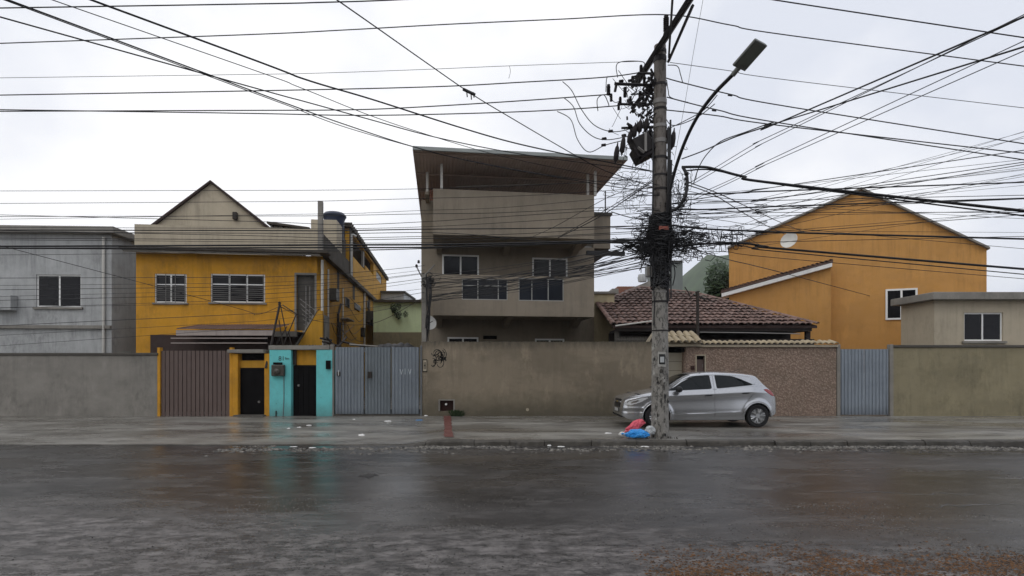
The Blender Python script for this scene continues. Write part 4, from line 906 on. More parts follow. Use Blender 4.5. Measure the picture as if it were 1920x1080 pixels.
# dish and service post at the house corner
ds = thing('satellite_dish', 'white satellite dish on the corner of the three-storey house', 'dish', at(806, 608, 19.4))
nrm = Vector((.5, -.85, .25)); MB().lathe([(.0, 0), (.10, .010), (.19, .04), (.25, .075), (.245, .085), (.17, .05), (0, .014)], at(803.5, 606, 18.7), 20, nrm).build('reflector', m_dish, ds, smooth=50)
MB().tube([at(803.5, 606, 18.7), at(803.5, 606, 18.7)+nrm*.36+Vector((0, 0, -.05))], .012, 5).build('feed_arm', m_dark_steel, ds)
MB().tube([at(803.5, 606, 18.7), at(803, 615, 18.75), at(800, 640, 18.75)], .022, 6).build('dish_mount', m_dark_steel, ds)
sp_ = thing('service_post', 'thin concrete service post with pin insulators at the corner of the beige wall', 'post', at(796, 640, 18.3))
f = MB(); f.box(mx(791.5, 18.3), mx(800, 18.3), 18.22, 18.38, 0, mz(514, 18.3)); f.build('post_shaft', m_conc, sp_, bevel=.015)
for p, q in (((796, 530), (781, 500)), ((797, 516), (815, 496))):
    MB().tube([at(*p, 18.3), at(*q, 18.25)], .022, 5).build('insulator_arm', m_ironlight, sp_)
for p in ((781, 502), (785, 494)):
    MB().lathe([(.0, 0), (.05, .02), (.03, .05), (.05, .08), (0, .12)], at(*p, 18.25), 9).build('insulator', m_insul, sp_)
bn = MB(); rp_ = random.Random(9)
for k in range(16):
    xx = rp_.uniform(798, 808); bn.tube(spline([at(xx, 522+rp_.uniform(-6, 6), 18.2), at(xx+rp_.uniform(-2, 4), 560, 18.15), at(801+rp_.uniform(-3, 5), 600, 18.2), at(800+rp_.uniform(-3, 3), 640, 18.3)], 5), rp_.uniform(.008, .018), 5)
for k in range(22):
    a_ = rp_.uniform(0, 6.28); c_ = Vector((mx(803+rp_.gauss(0, 6), 18.2), 18.2, mz(527+rp_.gauss(0, 6), 18.2))); r_ = rp_.uniform(.05, .16)
    bn.tube([c_+Vector((r_*math.cos(a_+t), .3*r_*math.sin(2*t), r_*.7*math.sin(a_+t))) for t in [i*.7 for i in range(9)]], .008, 4)
bn.build('cable_bundle', m_rub, sp_, kind='stuff')

# ------------------------------------------------------------------ tiled house on the right
th = thing('tiled_house', 'low house with an old clay tile hip roof and dark veranda behind the stone wall', 'house', (6.5, 20, 0))
YE, ZE, SLP = 18.9, 3.11, 0.37
poly = [(3.42, 18.9), (3.29, 21.6), (5.55, 24.3), (7.6, 23.3), (10.3, 18.9)]
def inside(p, q):
    c = False; n = len(q)
    for i in range(n):
        a, b = q[i], q[i-1]
        if (a[1] > p[1]) != (b[1] > p[1]) and p[0] < (b[0]-a[0])*(p[1]-a[1])/(b[1]-a[1])+a[0]: c = not c
    return c
zr = lambda y: ZE+(y-YE)*SLP
mb = MB(); mb.add([(x_, y_, zr(y_)-.03) for x_, y_ in poly] + [(x_, y_, zr(y_)-.12) for x_, y_ in poly], [(4, 3, 2, 1, 0), (5, 6, 7, 8, 9)] + [(i, (i+1) % 5, 5+(i+1) % 5, 5+i) for i in range(5)])
mb.build('roof_deck', m_tile_deck, th)
mb = MB(); mb.add([(10.3, 18.9, ZE-.03), (10.3, 27, ZE-.03), (7.6, 23.3, zr(23.3)-.03), (5.55, 24.3, zr(24.3)-.03), (3.29, 21.6, zr(21.6)-.03), (3.4, 27, ZE)], [(0, 1, 2), (2, 1, 3), (3, 1, 5), (3, 5, 4)]); mb.build('rear_roof', m_tile, th)
def tile_mesh(name, w_, ln, mat, r=.062):
    vs = []; fs = []; n = 5; rows = ((0, 1.0), (ln, .86))
    for rr in (1.0, .82):
        for y_, k_ in rows:
            for i in range(n+1):
                a_ = math.pi*(1-i/n); vs.append((w_/2*k_*rr*math.cos(a_), y_, r*k_*rr*math.sin(a_)))
    m_ = n+1
    for i in range(n):
        fs += [(i, i+1, m_+i+1, m_+i), (2*m_+i+1, 2*m_+i, 3*m_+i, 3*m_+i+1), (i+1, i, 2*m_+i, 2*m_+i+1)]
    me = bpy.data.meshes.new(name); me.from_pydata(vs, [], fs); me.materials.append(mat)
    me.polygons.foreach_set('use_smooth', [True]*len(me.polygons)); me.set_sharp_from_angle(angle=R(50)); return me
def place(me, name, parent, loc, rot):
    o = bpy.data.objects.new(name, me); COL.objects.link(o); o.parent = parent; o.location = WM[parent.name].inverted() @ Vector(loc); o.rotation_euler = rot; return o
tm_ = tile_mesh('clay_tile', .215, .46, m_tile, .058); ang = math.atan(SLP)
rt = random.Random(2); spots = []
row = 0; step = .40*math.cos(ang); dx = .205
while YE+row*step < 24.2:
    y_ = YE-.06+row*step; k = 0
    while 3.3+k*dx < 10.4:
        x_ = 3.42+k*dx
        if inside((x_, y_+.12), poly): spots.append((x_, y_, zr(y_)+.0))
        k += 1
    row += 1
rest = MB()
for i, (x_, y_, z_) in enumerate(spots):
    loc = (x_+rt.uniform(-.012, .012), y_+rt.uniform(-.02, .02), z_+.035+rt.uniform(-.006, .012)); rot = (ang-.115+rt.uniform(-.02, .03), rt.uniform(-.06, .06), rt.uniform(-.04, .04))
    if i < 235: place(tm_, 'roof_tile', th, loc, rot)
    else:
        M_ = Matrix.Translation(loc) @ __import__('mathutils').Euler(rot).to_matrix().to_4x4()
        rest.add([M_ @ v.co for v in tm_.vertices], [list(p.vertices) for p in tm_.polygons])
if rest.v: rest.build('roof_tile_field', m_tile, th, kind='stuff')
cap = tile_mesh('hip_tile', .19, .42, m_tile, .06)
def hipline(p, q):
    p, q = Vector(p), Vector(q); d = q-p; n = int(d.length/.36)
    for i in range(n):
        c = p+d*(i/n); yaw = math.atan2(-d.x, d.y); pit = math.asin(d.z/d.length); place(cap, 'hip_tile', th, c+Vector((0, 0, .03)), (pit, 0, yaw+rt.uniform(-.03, .03)))
hipline((10.3, 18.85, ZE), (7.6, 23.3, zr(23.3))); hipline((7.6, 23.3, zr(23.3)), (5.55, 24.3, zr(24.3))); hipline((3.29, 21.6, zr(21.6)), (5.55, 24.3, zr(24.3))); hipline((3.42, 18.85, ZE), (3.29, 21.6, zr(21.6)))
# eave, veranda
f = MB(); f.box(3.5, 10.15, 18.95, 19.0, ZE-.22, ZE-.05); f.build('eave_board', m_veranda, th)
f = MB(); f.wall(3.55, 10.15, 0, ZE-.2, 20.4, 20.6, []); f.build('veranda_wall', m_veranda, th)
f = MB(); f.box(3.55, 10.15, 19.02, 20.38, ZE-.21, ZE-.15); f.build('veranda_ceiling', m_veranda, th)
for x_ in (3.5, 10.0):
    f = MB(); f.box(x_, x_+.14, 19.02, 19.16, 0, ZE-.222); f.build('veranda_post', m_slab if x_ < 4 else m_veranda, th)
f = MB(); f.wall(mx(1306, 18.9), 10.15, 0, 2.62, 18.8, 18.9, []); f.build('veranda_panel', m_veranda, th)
MB().tube([at(1312, 623, 18.75), at(1400, 624, 18.75), at(1500, 626, 18.75)], .02, 6).build('gutter_pipe', m_ironlight, th)
MB().tube([at(1154, 611, 18.7), at(1222, 602, 18.6)], .028, 6).build('gutter_pipe', m_pipe, th)
bl = MB(); rb_ = random.Random(8)
for k in range(20):
    x_ = mx(1158+k*3.0, 18.3); bl.lathe([(.03, 0), (.02, .05), (.035, .12), (.02, .2), (.03, .24)], (x_, 18.3, mz(645, 18.3)), 6)
bl.build('balustrade', m_slab, th)
MB().prism([(mx(1205, 18.2), mz(650, 18.2)), (mx(1222, 18.2), mz(625, 18.2)), (mx(1226, 18.2), mz(625, 18.2)), (mx(1212, 18.2), mz(650, 18.2))], 18.15, 18.25).build('raked_buttress', m_cream, th)

# stone wall with tiled coping, meter door, intercom
sw = thing('stone_wall', 'pinkish brown rough stone wall with a tiled coping behind the parked car', 'wall', (8, Yw, 0))
x0, x1 = mx(1287, Yw), mx(1568, Yw); zt_ = mz(651, Yw)
mdo = (mx(1306, Yw), mx(1321, Yw), mz(699, Yw), mz(667, Yw))
MB().wall(x0, x1, 0, zt_, Yw, Yw+.2, [mdo]).build('wall_face', m_stone, sw)
f = MB(); f.box(mx(1311, Yw), x1+.03, Yw-.07, Yw+.25, zt_+.002, mz(646.5, Yw)); f.build('coping', m_cream, sw, bevel=.012)
f = MB(); e = .035; a, b, c, d = mdo; f.box(a-e, a, Yw-.02, Yw+.05, c, d); f.box(b, b+e, Yw-.02, Yw+.05, c, d); f.box(a-e, b+e, Yw-.02, Yw+.05, d, d+e); f.build('meter_frame', m_cream, sw)
f = MB(); f.box(a+.003, b-.003, Yw+.06, Yw+.09, c, d-.12); md_ = f.build('meter_door', m_brown_door, sw)
f = MB(); f.box(a+.003, b-.003, Yw+.12, Yw+.14, d-.118, d); f.build('meter_recess', m_black_door, sw)
MB().box(b-.05, b-.03, Yw+.04, Yw+.059, (c+d)/2-.1, (c+d)/2).build('door_pull', m_ironlight, md_)
f = MB(); f.box(mx(1295, Yw), mx(1301.5, Yw), Yw-.05, Yw-.002, mz(693, Yw), mz(686, Yw)); f.build('intercom', m_rust_box, sw, bevel=.008)
ct = tile_mesh('coping_tile', .165, .42, m_tile_pale, .062); x_ = mx(1313, Yw)
while x_ < x1:
    place(ct, 'coping_tile', sw, (x_, Yw-.12, mz(646, Yw)+rt.uniform(0, .012)), (R(14)+rt.uniform(-.03, .03), 0, rt.uniform(-.05, .05))); x_ += .178
# garage entrance: cream door and small tiled hood
ge = thing('garage_entrance', 'cream panelled garage door under a small beige tiled hood, partly hidden by the pole', 'garage door', (mx(1269, Yw), Yw+.4, .1))
for k in range(7):
    z_ = .12+k*.29; f = MB(); f.box(mx(1253, Yw), mx(1284, Yw), Yw+.3, Yw+.33, z_, z_+.28); f.build('door_panel', m_cream_door, ge)
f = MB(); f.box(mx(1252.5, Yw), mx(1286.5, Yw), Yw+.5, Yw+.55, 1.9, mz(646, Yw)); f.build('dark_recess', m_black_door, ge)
f = MB(); f.box(mx(1284.2, Yw), mx(1286.5, Yw), Yw+.02, Yw+.34, .1, mz(660, Yw)); f.build('jamb', m_stone, ge)
f = MB(); f.box(mx(1250, Yw), mx(1312, Yw), Yw-.1, Yw+.5, mz(650, Yw)+.004, mz(644.5, Yw)); f.build('hood_beam', m_cream, ge)
ht = tile_mesh('hood_tile', .21, .5, m_tile_pale, .085)
for k in range(5):
    for r_ in range(2): place(ht, 'hood_tile', ge, (mx(1256+k*12.6, Yw)+.02*r_, Yw-.28+r_*.42, mz(644, Yw)+.02+r_*.17), (R(22), rt.uniform(-.05, .05), rt.uniform(-.05, .05)))
f = MB(); f.add([(mx(1250, Yw), Yw-.2, mz(644, Yw)+.005), (mx(1312, Yw), Yw-.2, mz(644, Yw)+.005), (mx(1312, Yw), Yw+.6, mz(644, Yw)+.32), (mx(1250, Yw), Yw+.6, mz(644, Yw)+.32), (mx(1250, Yw), Yw+.6, mz(644, Yw)), (mx(1312, Yw), Yw+.6, mz(644, Yw))], [(0, 1, 2, 3), (0, 3, 4), (1, 5, 2), (3, 2, 5, 4), (0, 4, 5, 1)]); f.build('hood_bed', m_cream, ge)
# dark mast in front of the tile roof
dm = thing('wire_mast', 'dark steel wire mast with short arms in front of the clay tile roof', 'mast', at(1308, 640, 18.1))
MB().tube([at(1308, 644, 18.1), at(1308, 546, 18.1)], .05, 8).build('mast_pole', m_dark_steel, dm)
for p, q in (((1308, 556), (1322, 562)), ((1303, 548), (1312, 546)), ((1284, 538), (1291, 549)), ((1291, 549), (1296, 562)), ((1300, 552), (1340, 566))):
    MB().tube([at(*p, 18.1), at(*q, 18.05)], .02, 5).build('mast_arm', m_dark_steel, dm)

# ------------------------------------------------------------------ orange gabled house
FO = Frame(mx(1367, 25.0), 25.0, -.42); XO = FO.m
oh = thing('orange_house', 'tall orange gabled house with a sloping white verge behind the tiled roof', 'house', XO @ Vector((4, 2, 0)))
def oq(pts_, off): return [FO.front(p_[0], p_[1], off) for p_ in pts_]
MB(XO).prism(oq(((1367, 700), (1367, 466), (1615, 356), (1850, 466), (1850, 700)), 0), 0, 8).build('gable_wall', m_orange, oh)
MB(XO).prism(oq(((1364, 466), (1364, 462.5), (1615, 351), (1615, 355)), -.15), -.18, 8.2).build('roof_verge', m_conc, oh)
MB(XO).prism(oq(((1615, 355), (1615, 351), (1856, 463), (1856, 467)), -.15), -.18, 8.2).build('roof_verge', m_conc, oh)
MB(XO).prism(oq(((1353, 557), (1353, 550.5), (1560, 493), (1560, 500)), -.9), -.95, -.004).build('lean_to_verge', m_white_alu, oh)
lt = oq(((1351, 549.5), (1353, 545), (1562, 487), (1562, 491.5)), -.9)
MB(XO).prism(lt, -.92, -.006).build('lean_to_roof', m_tile, oh)
lip = tile_mesh('verge_tile', .19, .40, m_tile, .06)
for k in range(26):
    t_ = (k+.4)/26; x_ = lt[1][0]+(lt[2][0]-lt[1][0])*t_; z_ = lt[1][1]+(lt[2][1]-lt[1][1])*t_
    place(lip, 'verge_tile', oh, XO @ Vector((x_, -.98, z_-.015)), (R(4), -math.atan2(lt[2][1]-lt[1][1], lt[2][0]-lt[1][0]), math.atan(-.42)))
MB(XO).prism(oq(((1367, 700), (1367, 553.5), (1558, 500.5), (1558, 700)), -.7), -.7, -.008).build('lean_to_wall', m_orange, oh)
c = at(1481, 452, 22.3); od_ = thing('roof_dish', 'white satellite dish on the wall of the orange house', 'dish', c)
MB().lathe([(.0, 0), (.15, .015), (.28, .06), (.33, .1), (.325, .11), (.25, .07), (0, .02)], c, 18, Vector((-.8, -.7, .3))).build('reflector', m_dish, od_, smooth=50)
MB().tube([c, c+Vector((.1, .7, -.1))], .025, 6).build('dish_mount', m_dark_steel, od_)
a, c_ = FO.front(1660, 600, -.003); b, d_ = FO.front(1720, 540, -.003); f = MB(XO); e = .07
f.box(a, b, -.05, -.003, c_, c_+e); f.box(a, b, -.05, -.003, d_-e, d_)
for u in (0, .5, 1): x_ = a+(b-a-e)*u; f.box(x_, x_+e, -.05, -.003, c_+e, d_-e)
fo = f.build('window', m_white_alu, oh)
for u in (0, .5): g_ = MB(XO); g_.box(a+(b-a-e)*u+e, a+(b-a-e)*(u+.5), -.03, -.012, c_+e, d_-e); g_.build('pane', m_glass, fo)

# out to the right
rg_ = thing('sheet_gate', 'grey sheet gate beyond the stone wall', 'gate', (mx(1615, Yw), Yw, .1))
a, b = mx(1576, Yw), mx(1668, Yw)
for u in (0, .5): corr_panel(a+(b-a)*u+.003, a+(b-a)*(u+.5)-.003, .16, 2.25, Yw+.05, .11, .024).build('gate_panel', m_gate, rg_)
for x_ in (a-.12, b+.004): f = MB(); f.box(x_, x_+.11, Yw-.02, Yw+.14, .02, 2.4); f.build('gate_post', m_conc, rg_, bevel=.01)
rw_ = thing('pale_yard_wall', 'pale ochre yard wall beyond the sheet gate', 'wall', (15, Yw, 0))
f = MB(); f.box(b+.12, 19.5, Yw, Yw+.18, 0, 2.3); f.build('wall_face', m_tan, rw_)
f = MB(); f.box(b+.1, 19.5, Yw-.04, Yw+.22, 2.302, 2.38); f.build('coping', m_slab, rw_, bevel=.012)
simple_house('cream_house', 'cream flat-roofed house behind the pale ochre yard wall', 14.1, 20.5, 18.7, 1.6, 3.9, m_cream, [(1.0, 2.3, 2.55, 3.5), (3.6, 4.9, 2.55, 3.5)])
simple_house('unseen_opposite_house', 'unseen plain house behind the camera, made tall to darken window reflections', -16, -1.5, -12.5, 7.5, 10.2, m_cream, [])  # added out of view; its height is set to darken window reflections
simple_house('unseen_opposite_house', 'unseen long plain block behind the camera, added to dim the facades', -1.2, 15, -12.5, 7.5, 9.4, m_conc, [])  # also added out of view, dims the facades and the car's side
# thin rain haze that greys the far hill and block
hm = bpy.data.materials.new('rain_haze'); hm.use_nodes = True; ht_ = hm.node_tree; ht_.nodes.clear()
ho = ht_.nodes.new('ShaderNodeOutputMaterial'); hv = ht_.nodes.new('ShaderNodeVolumePrincipled'); hv.inputs['Color'].default_value = (.93, .95, 1, 1)
hv.inputs['Density'].default_value = 0.00035; hv.inputs['Anisotropy'].default_value = 0.2; ht_.links.new(hv.outputs[0], ho.inputs['Volume'])
hz_ = MB().box(-720, 720, -220, 920, -1.6, 95).build('haze', hm); tag(hz_, kind='stuff', label='thin grey rain haze filling the street')
# ------------------------------------------------------------------ utility pole and its hardware
YP = 12.5; PXc = mx(1237.5, YP)
up = thing('utility_pole', 'weathered round concrete utility pole with torn posters, at the kerb in front of the car', 'utility pole', (PXc, YP, .1))
ztop = mz(86, YP)
mb = MB(); pr = []
for k in range(31):
    z_ = .02+(ztop-.02)*k/30; r_ = .197-(.197-.128)*k/30; pr.append((r_+.004*noise.noise(Vector((z_*2, 0, 0))), z_))
mb.lathe(pr, (PXc, YP, 0), 22); mb.build('pole_shaft', m_conc_pole, up, smooth=50)
def band(py, h, mat, grow=.012, name='strap'):
    z_ = mz(py, YP); r_ = .197-(.197-.128)*(z_/ztop)+grow
    MB().lathe([(r_-.02, -h/2), (r_, -h/2), (r_, h/2), (r_-.02, h/2)], (PXc, YP, z_), 20).build(name, mat, up)
for py, h, mt in ((192, .10, m_ironlight), (206, .05, m_iron), (238, .07, m_ironlight), (266, .09, m_ironlight), (297, .05, m_iron), (160, .05, m_iron), (330, .04, m_iron), (356, .05, m_iron), (548, .035, m_ironlight), (566, .04, m_iron), (620, .025, m_iron), (112, .12, m_iron), (98, .08, m_iron)): band(py, h, mt)
# torn posters and painted number
rp2 = random.Random(31)
def wrap(px0, px1, py0, py1, mat, name, grow=.006, parent=None, jit=0):
    mb = MB(); vs = []; n = 6
    for i in range(n+1):
        for py in (py0+rp2.uniform(-jit, jit), py1+rp2.uniform(-jit, jit)):
            z_ = mz(py, YP-.18); r_ = .197-(.197-.128)*(z_/ztop)+grow; px = px0+(px1-px0)*i/n
            s_ = max(-1, min(1, (mx(px, YP-.15)-PXc)/r_)); a_ = math.asin(s_); vs.append((PXc+r_*math.sin(a_), YP-r_*math.cos(a_), z_))
    mb.add(vs, [(2*i, 2*i+2, 2*i+3, 2*i+1) for i in range(n)]); return mb.build(name, mat, parent or up)
po_ = wrap(1233, 1248, 688, 660, m_paper, 'poster', .006, None, .6); wrap(1235, 1246.5, 683, 664, m_ink, 'poster_print', .009, po_); wrap(1237, 1244.5, 679.5, 669, m_clear, 'poster_print', .012, po_)
for k in range(44):
    a = rp2.uniform(1224, 1246); b = rp2.uniform(635, 818) if k < 32 else rp2.uniform(690, 725); wd_ = rp2.uniform(1.5, 5.5); hh = rp2.uniform(2, 8)
    wrap(a, min(1252, a+wd_), b+hh, b, (m_paper, m_conc, m_ink, m_slab, m_conc, m_dark_steel)[k % 6], 'paper_scrap', .004+.0012*k/10, None, 2.5)
for i, ch in enumerate('116'):
    a_ = R(-8+i*27); letters(ch, .16, (PXc+.194*math.sin(a_), YP-.194*math.cos(a_), mz(752, YP-.2)), m_ink, up, 'pole_number', (R(90), 0, a_), .004)
mb = MB(); mb.box(PXc-.09, PXc+.12, YP-.27, YP-.245, mz(432, YP-.2), mz(425, YP-.2)); mb.build('red_plate', surf('faded_red_plate', (.34, .10, .07), .6), up)
# pole top, cross arms
def bar(p, q, r, mat=None, name='cross_arm', n=4): return MB().tube([p, q], r, n).build(name, mat or m_iron, up)
hz = 7.01+EYE
bar((3.09, 13.95, hz), (3.50, 9.7, hz), .075, m_conc_dark if False else surf('grey_weathered_arm', (.13, .12, .115), .8, var=.4, scale=8))
bar((3.00, 13.95, hz-.05), (3.42, 9.9, hz-.05), .05)
bar(at(1228, 150, 12.4), at(1186, 203, 13.6), .06); bar(at(1222, 165, 12.6), at(1205, 200, 13.3), .045)
bar(at(1299, 10, 10.5), at(1253, 116, 12.4), .032, name='arm_brace'); bar(at(1262, -20, 10.2), at(1254, 108, 12.4), .022, name='arm_brace')
bar(at(1152, 157, 12.6), at(1228, 160, 12.6), .038); bar(at(1156, 157, 12.6), at(1153, 172, 12.6), .03)
bar(at(1196, 137, 12.8), at(1230, 138, 12.6), .03); bar(at(1183, 177, 12.9), at(1228, 175, 12.6), .018); bar(at(1160, 195, 13), at(1215, 197, 12.8), .03)
bar(at(1165, 240, 12.7), at(1230, 238, 12.6), .028); bar(at(1178, 262, 12.7), at(1228, 266, 12.6), .028)
# post-top insulator
bar(at(1240, 95, YP), at(1248, 57, YP), .035, name='top_bracket')
pts = [(.0, 0)]
for k in range(7): pts += [(.075, .01+k*.05), (.05, .035+k*.05)]
pts += [(.06, .37), (0, .39)]
def insulator(px, py, Y, s=1.0, ax=None, name='insulator'):
    return MB().lathe([(r_*s, z_*s) for r_, z_ in pts], at(px, py, Y), 11, ax).build(name, m_insul, up)
insulator(1249, 58, YP, .9)
for px, py, Y, s in ((1202, 139, 12.9, .55), (1186, 158, 13.0, .5), (1208, 157, 12.8, .5), (1141, 178, 12.6, .62), (1172, 182, 12.9, .6), (1146, 190, 12.6, .45), (1163, 197, 13.0, .5), (1182, 196, 13.0, .5), (1160, 206, 13.1, .45), (1200, 188, 12.8, .55)):
    insulator(px, py, Y, s)
# fuse cut-outs: fat bullets hanging on short arms
def fuse(px, py, Y, ln=.34, r=.055):
    c = at(px, py, Y); return MB().lathe([(.012, -ln*.62), (.02, -ln*.5), (r, -ln*.38), (r*1.1, 0), (r*.8, ln*.3), (.02, ln*.42), (.012, ln*.6)], c, 10, Vector((.12, 0, 1))).build('fuse_cutout', m_insul, up, smooth=50)
for px, py in ((1156, 287), (1168, 271), (1181, 257), (1262, 260), (1190, 245), (1200, 236), (1252, 252), (1212, 232)): fuse(px, py, 12.45, .40 if px in (1156, 1168, 1262) else .3)
# transformer case with frame, slanted
c = at(1204, 274, 12.6); A_ = Matrix.Translation(c) @ Matrix.Rotation(R(-28), 4, 'Y')
mb = MB(A_); mb.box(-.20, .20, -.2, .2, -.22, .2); mb.build('switch_case', m_iron, up, bevel=.03)
mb = MB(A_); mb.box(-.27, -.21, -.22, .22, -.28, .02); mb.box(-.27, .1, -.22, .22, -.29, -.23); mb.build('switch_frame', m_insul, up)
mb = MB(); mb.box(mx(1207, 12.4), mx(1211, 12.4), 12.3, 12.36, mz(285, 12.35), mz(250, 12.35)); mb.build('switch_bracket', m_ironlight, up)
mb = MB(); mb.tube([at(1196, 276, 12.34), at(1208, 286, 12.34)], .03, 4); mb.build('switch_bracket', m_ironlight, up)
rk = random.Random(12); mb = MB()
for k in range(170):                                         # bolts, clamps, lugs and leads around the switchgear
    t_ = rk.random(); px = 1228-58*t_*rk.random()-2; py = 140+160*rk.random() if rk.random() < .8 else 225+60*rk.random()
    p = at(px, py, 12.6+rk.uniform(-.2, .3)); ln = rk.uniform(.03, .17); d = Vector((rk.gauss(0, 1), rk.gauss(0, .5), rk.gauss(0, 1))).normalized()*ln
    mb.tube([p, p+d], rk.uniform(.010, .034), 5)
for k in range(42):
    a = at(rk.uniform(1160, 1226), rk.uniform(150, 300), 12.6); b = a+Vector((rk.uniform(-.35, .35), rk.uniform(-.1, .1), rk.uniform(-.5, .3)))
    mb.tube(spline([a, (a+b)/2+Vector((rk.uniform(-.15, .15), 0, rk.uniform(-.25, .05))), b], 6), rk.uniform(.005, .009), 4)
mb.build('switchgear_fittings', m_iron, up, kind='stuff')
# risers strapped to the road-right side of the pole
for k, (px, r_, y0, y1) in enumerate(((1253, .028, 240, 500), (1256.5, .022, 225, 470), (1258.5, .016, 300, 560), (1252, .034, 380, 565), (1249.5, .02, 440, 570), (1224, .018, 250, 520), (1226, .014, 420, 610))):
    MB().tube([at(px, y0+(y1-y0)*q/5, YP-.12) + Vector((.01*math.sin(k+q*2), 0, 0)) for q in range(6)], r_, 6).build('riser_cable', m_rub, up)
mb = MB(); mb.tube([at(1254, 290, YP-.1), at(1254, 340, YP-.1)], .03, 6); mb.build('riser_conduit', m_ironlight, up)

# street lamp on its long curved arm
sl_ = thing('street_lamp', 'flat rectangular street lamp head on a long curved black arm, held by the utility pole', 'street lamp', at(1252, 405, 12.4))
arm = [at(1250, 405, 12.35), at(1256, 358, 12.2), at(1270, 305, 11.9), at(1289, 255, 11.5), at(1312, 212, 11.0), at(1340, 175, 10.5), at(1364, 150, 10.15), at(1386, 128, 9.85)]
MB().tube(spline(arm, 5), [.042]*(len(arm)*5-4-5*0) if False else .036, 8).build('lamp_arm', m_rub, sl_, smooth=60)
c0 = at(1385, 128, 9.85); dirn = (at(1420, 88, 9.55)-c0); dirn.normalize(); sd = dirn.cross(Vector((0, 0, 1))).normalized(); upv = sd.cross(dirn)
LM = Matrix(((sd.x, dirn.x, upv.x, c0.x), (sd.y, dirn.y, upv.y, c0.y), (sd.z, dirn.z, upv.z, c0.z), (0, 0, 0, 1)))
f = MB(LM); f.prism([(-.165, -.02), (.165, -.02), (.175, .02), (.13, .05), (-.13, .05), (-.175, .02)], .0, .50); f.build('lamp_head', m_lamp, sl_, bevel=.012)
f = MB(LM); f.box(-.14, .14, .07, .46, -.03, -.021); f.build('lamp_glass', glass('lamp_lens', (.13, .145, .12), .35), sl_)
f = MB(LM); f.tube([(0, -.14, .0), (0, .06, .01)], .045, 8); f.build('lamp_socket', m_lamp, sl_)
f = MB(LM)
for k in range(6): f.box(-.09+k*.032, -.08+k*.032, .06, .44, .051, .07)
f.build('cooling_fin', m_lamp, sl_)

# ------------------------------------------------------------------ cables
def run(p, k=8, ext0=None, ext1=None):
    P = [at(*q) for q in p]
    if ext0: d = (P[0]-P[1]).normalized(); d.z *= .75; P.insert(0, P[0]+d*ext0)
    if ext1: d = (P[-1]-P[-2]).normalized(); d.z *= .75; P.append(P[-1]+d*ext1)
    return spline(P, k)
def cable(pts, r, label, group, name='overhead_cable', ext0=None, ext1=None, mat=None):
    o = MB().tube(run(pts, 8, ext0, ext1), r, 5).build(name, mat or m_rub, smooth=80); return tag(o, label, 'cable', group)
HV = 'high power wires along the street'
E = 9
cable([(435, 66, 12.5), (640, 56.5, 12.5), (840, 45.5, 12.5), (1050, 36, 12.5), (1249, 27.5, 12.5), (1370, 47, 12.5), (1485, 67, 12.5)], .012, 'wire resting on the ribbed insulator at the very top of the utility pole', HV, 'power_wire', E, E)
cable([(435, 8, 10.6), (600, 4.5, 10.6), (735, 0, 10.6), (1000, -14, 10.6), (1303, -26, 10.6), (1400, -12, 10.6), (1485, 5, 10.6)], .012, 'outermost power wire, cutting the top edge of the sky over the gabled house', HV, 'power_wire', E, E)
cable([(435, 171, 12.9), (800, 163, 12.9), (980, 154, 12.9), (1130, 145, 12.9), (1200, 136, 12.9)], .013, 'power wire ending at the upper switch bar beside the pole', HV, 'power_wire', E)
cable([(435, 207, 12.9), (640, 206, 12.9), (760, 202, 12.9), (960, 190, 12.9), (1141, 177, 12.9)], .013, 'power wire ending at the outermost insulator of the switch bars', HV, 'power_wire', E)
cable([(435, 212, 13.1), (640, 216, 13.1), (780, 215, 13.1), (960, 210, 13.1), (1080, 204, 13.1), (1160, 198, 13.1)], .013, 'lowest power wire ending at the switch bars, just below its twin', HV, 'power_wire', E)
cable([(435, 140, 13.2), (600, 137, 13.2), (800, 130, 13.2), (955, 123.5, 13.2), (1200, 115, 13.2)], .006, 'thin pale wire between the top wire and the switch bar wires', HV, 'power_wire', E)
cable([(955, 123.5, 13.2), (957, 134, 13.2), (954, 147, 13.2)], .005, 'short loose end hanging from the thin pale wire', HV, 'wire_end')
cable([(1256, 117, 12.6), (1370, 133, 12.6), (1485, 151, 12.6)], .007, 'thin wire leaving the pole top below the ribbed insulator wire', HV, 'power_wire', None, E)
cable([(1248, 146, 12.7), (1280, 155, 12.7), (1370, 177, 12.7), (1485, 201, 12.7)], .013, 'power wire passing behind the middle of the lamp arm', HV, 'power_wire', None, E)
cable([(1250, 182, 12.7), (1345, 206, 12.7), (1485, 234, 12.7)], .013, 'power wire with a small clamp just right of the lamp arm', HV, 'power_wire', None, E)
cable([(1248, 206, 12.7), (1345, 217, 12.7), (1485, 238, 12.7)], .013, 'lowest power wire leaving the pole to the right', HV, 'power_wire', None, E)
for px, py in ((1343, 207.5), (1373, 179)):
    tag(MB().tube([at(px-8, py-1, 12.68), at(px, py, 12.68)], .022, 6).build('wire_clamp', m_rub), 'small black clamp on the power wire right of the lamp arm, %s' % ('lower one' if py > 190 else 'upper one'), 'clamp', 'wire clamps')
cable([(1319, -5, 11), (1300, 100, 11.6), (1283, 200, 12), (1264, 300, 12.3)], .004, 'hair-thin wire dropping steeply past the lamp arm', HV, 'drop_wire')
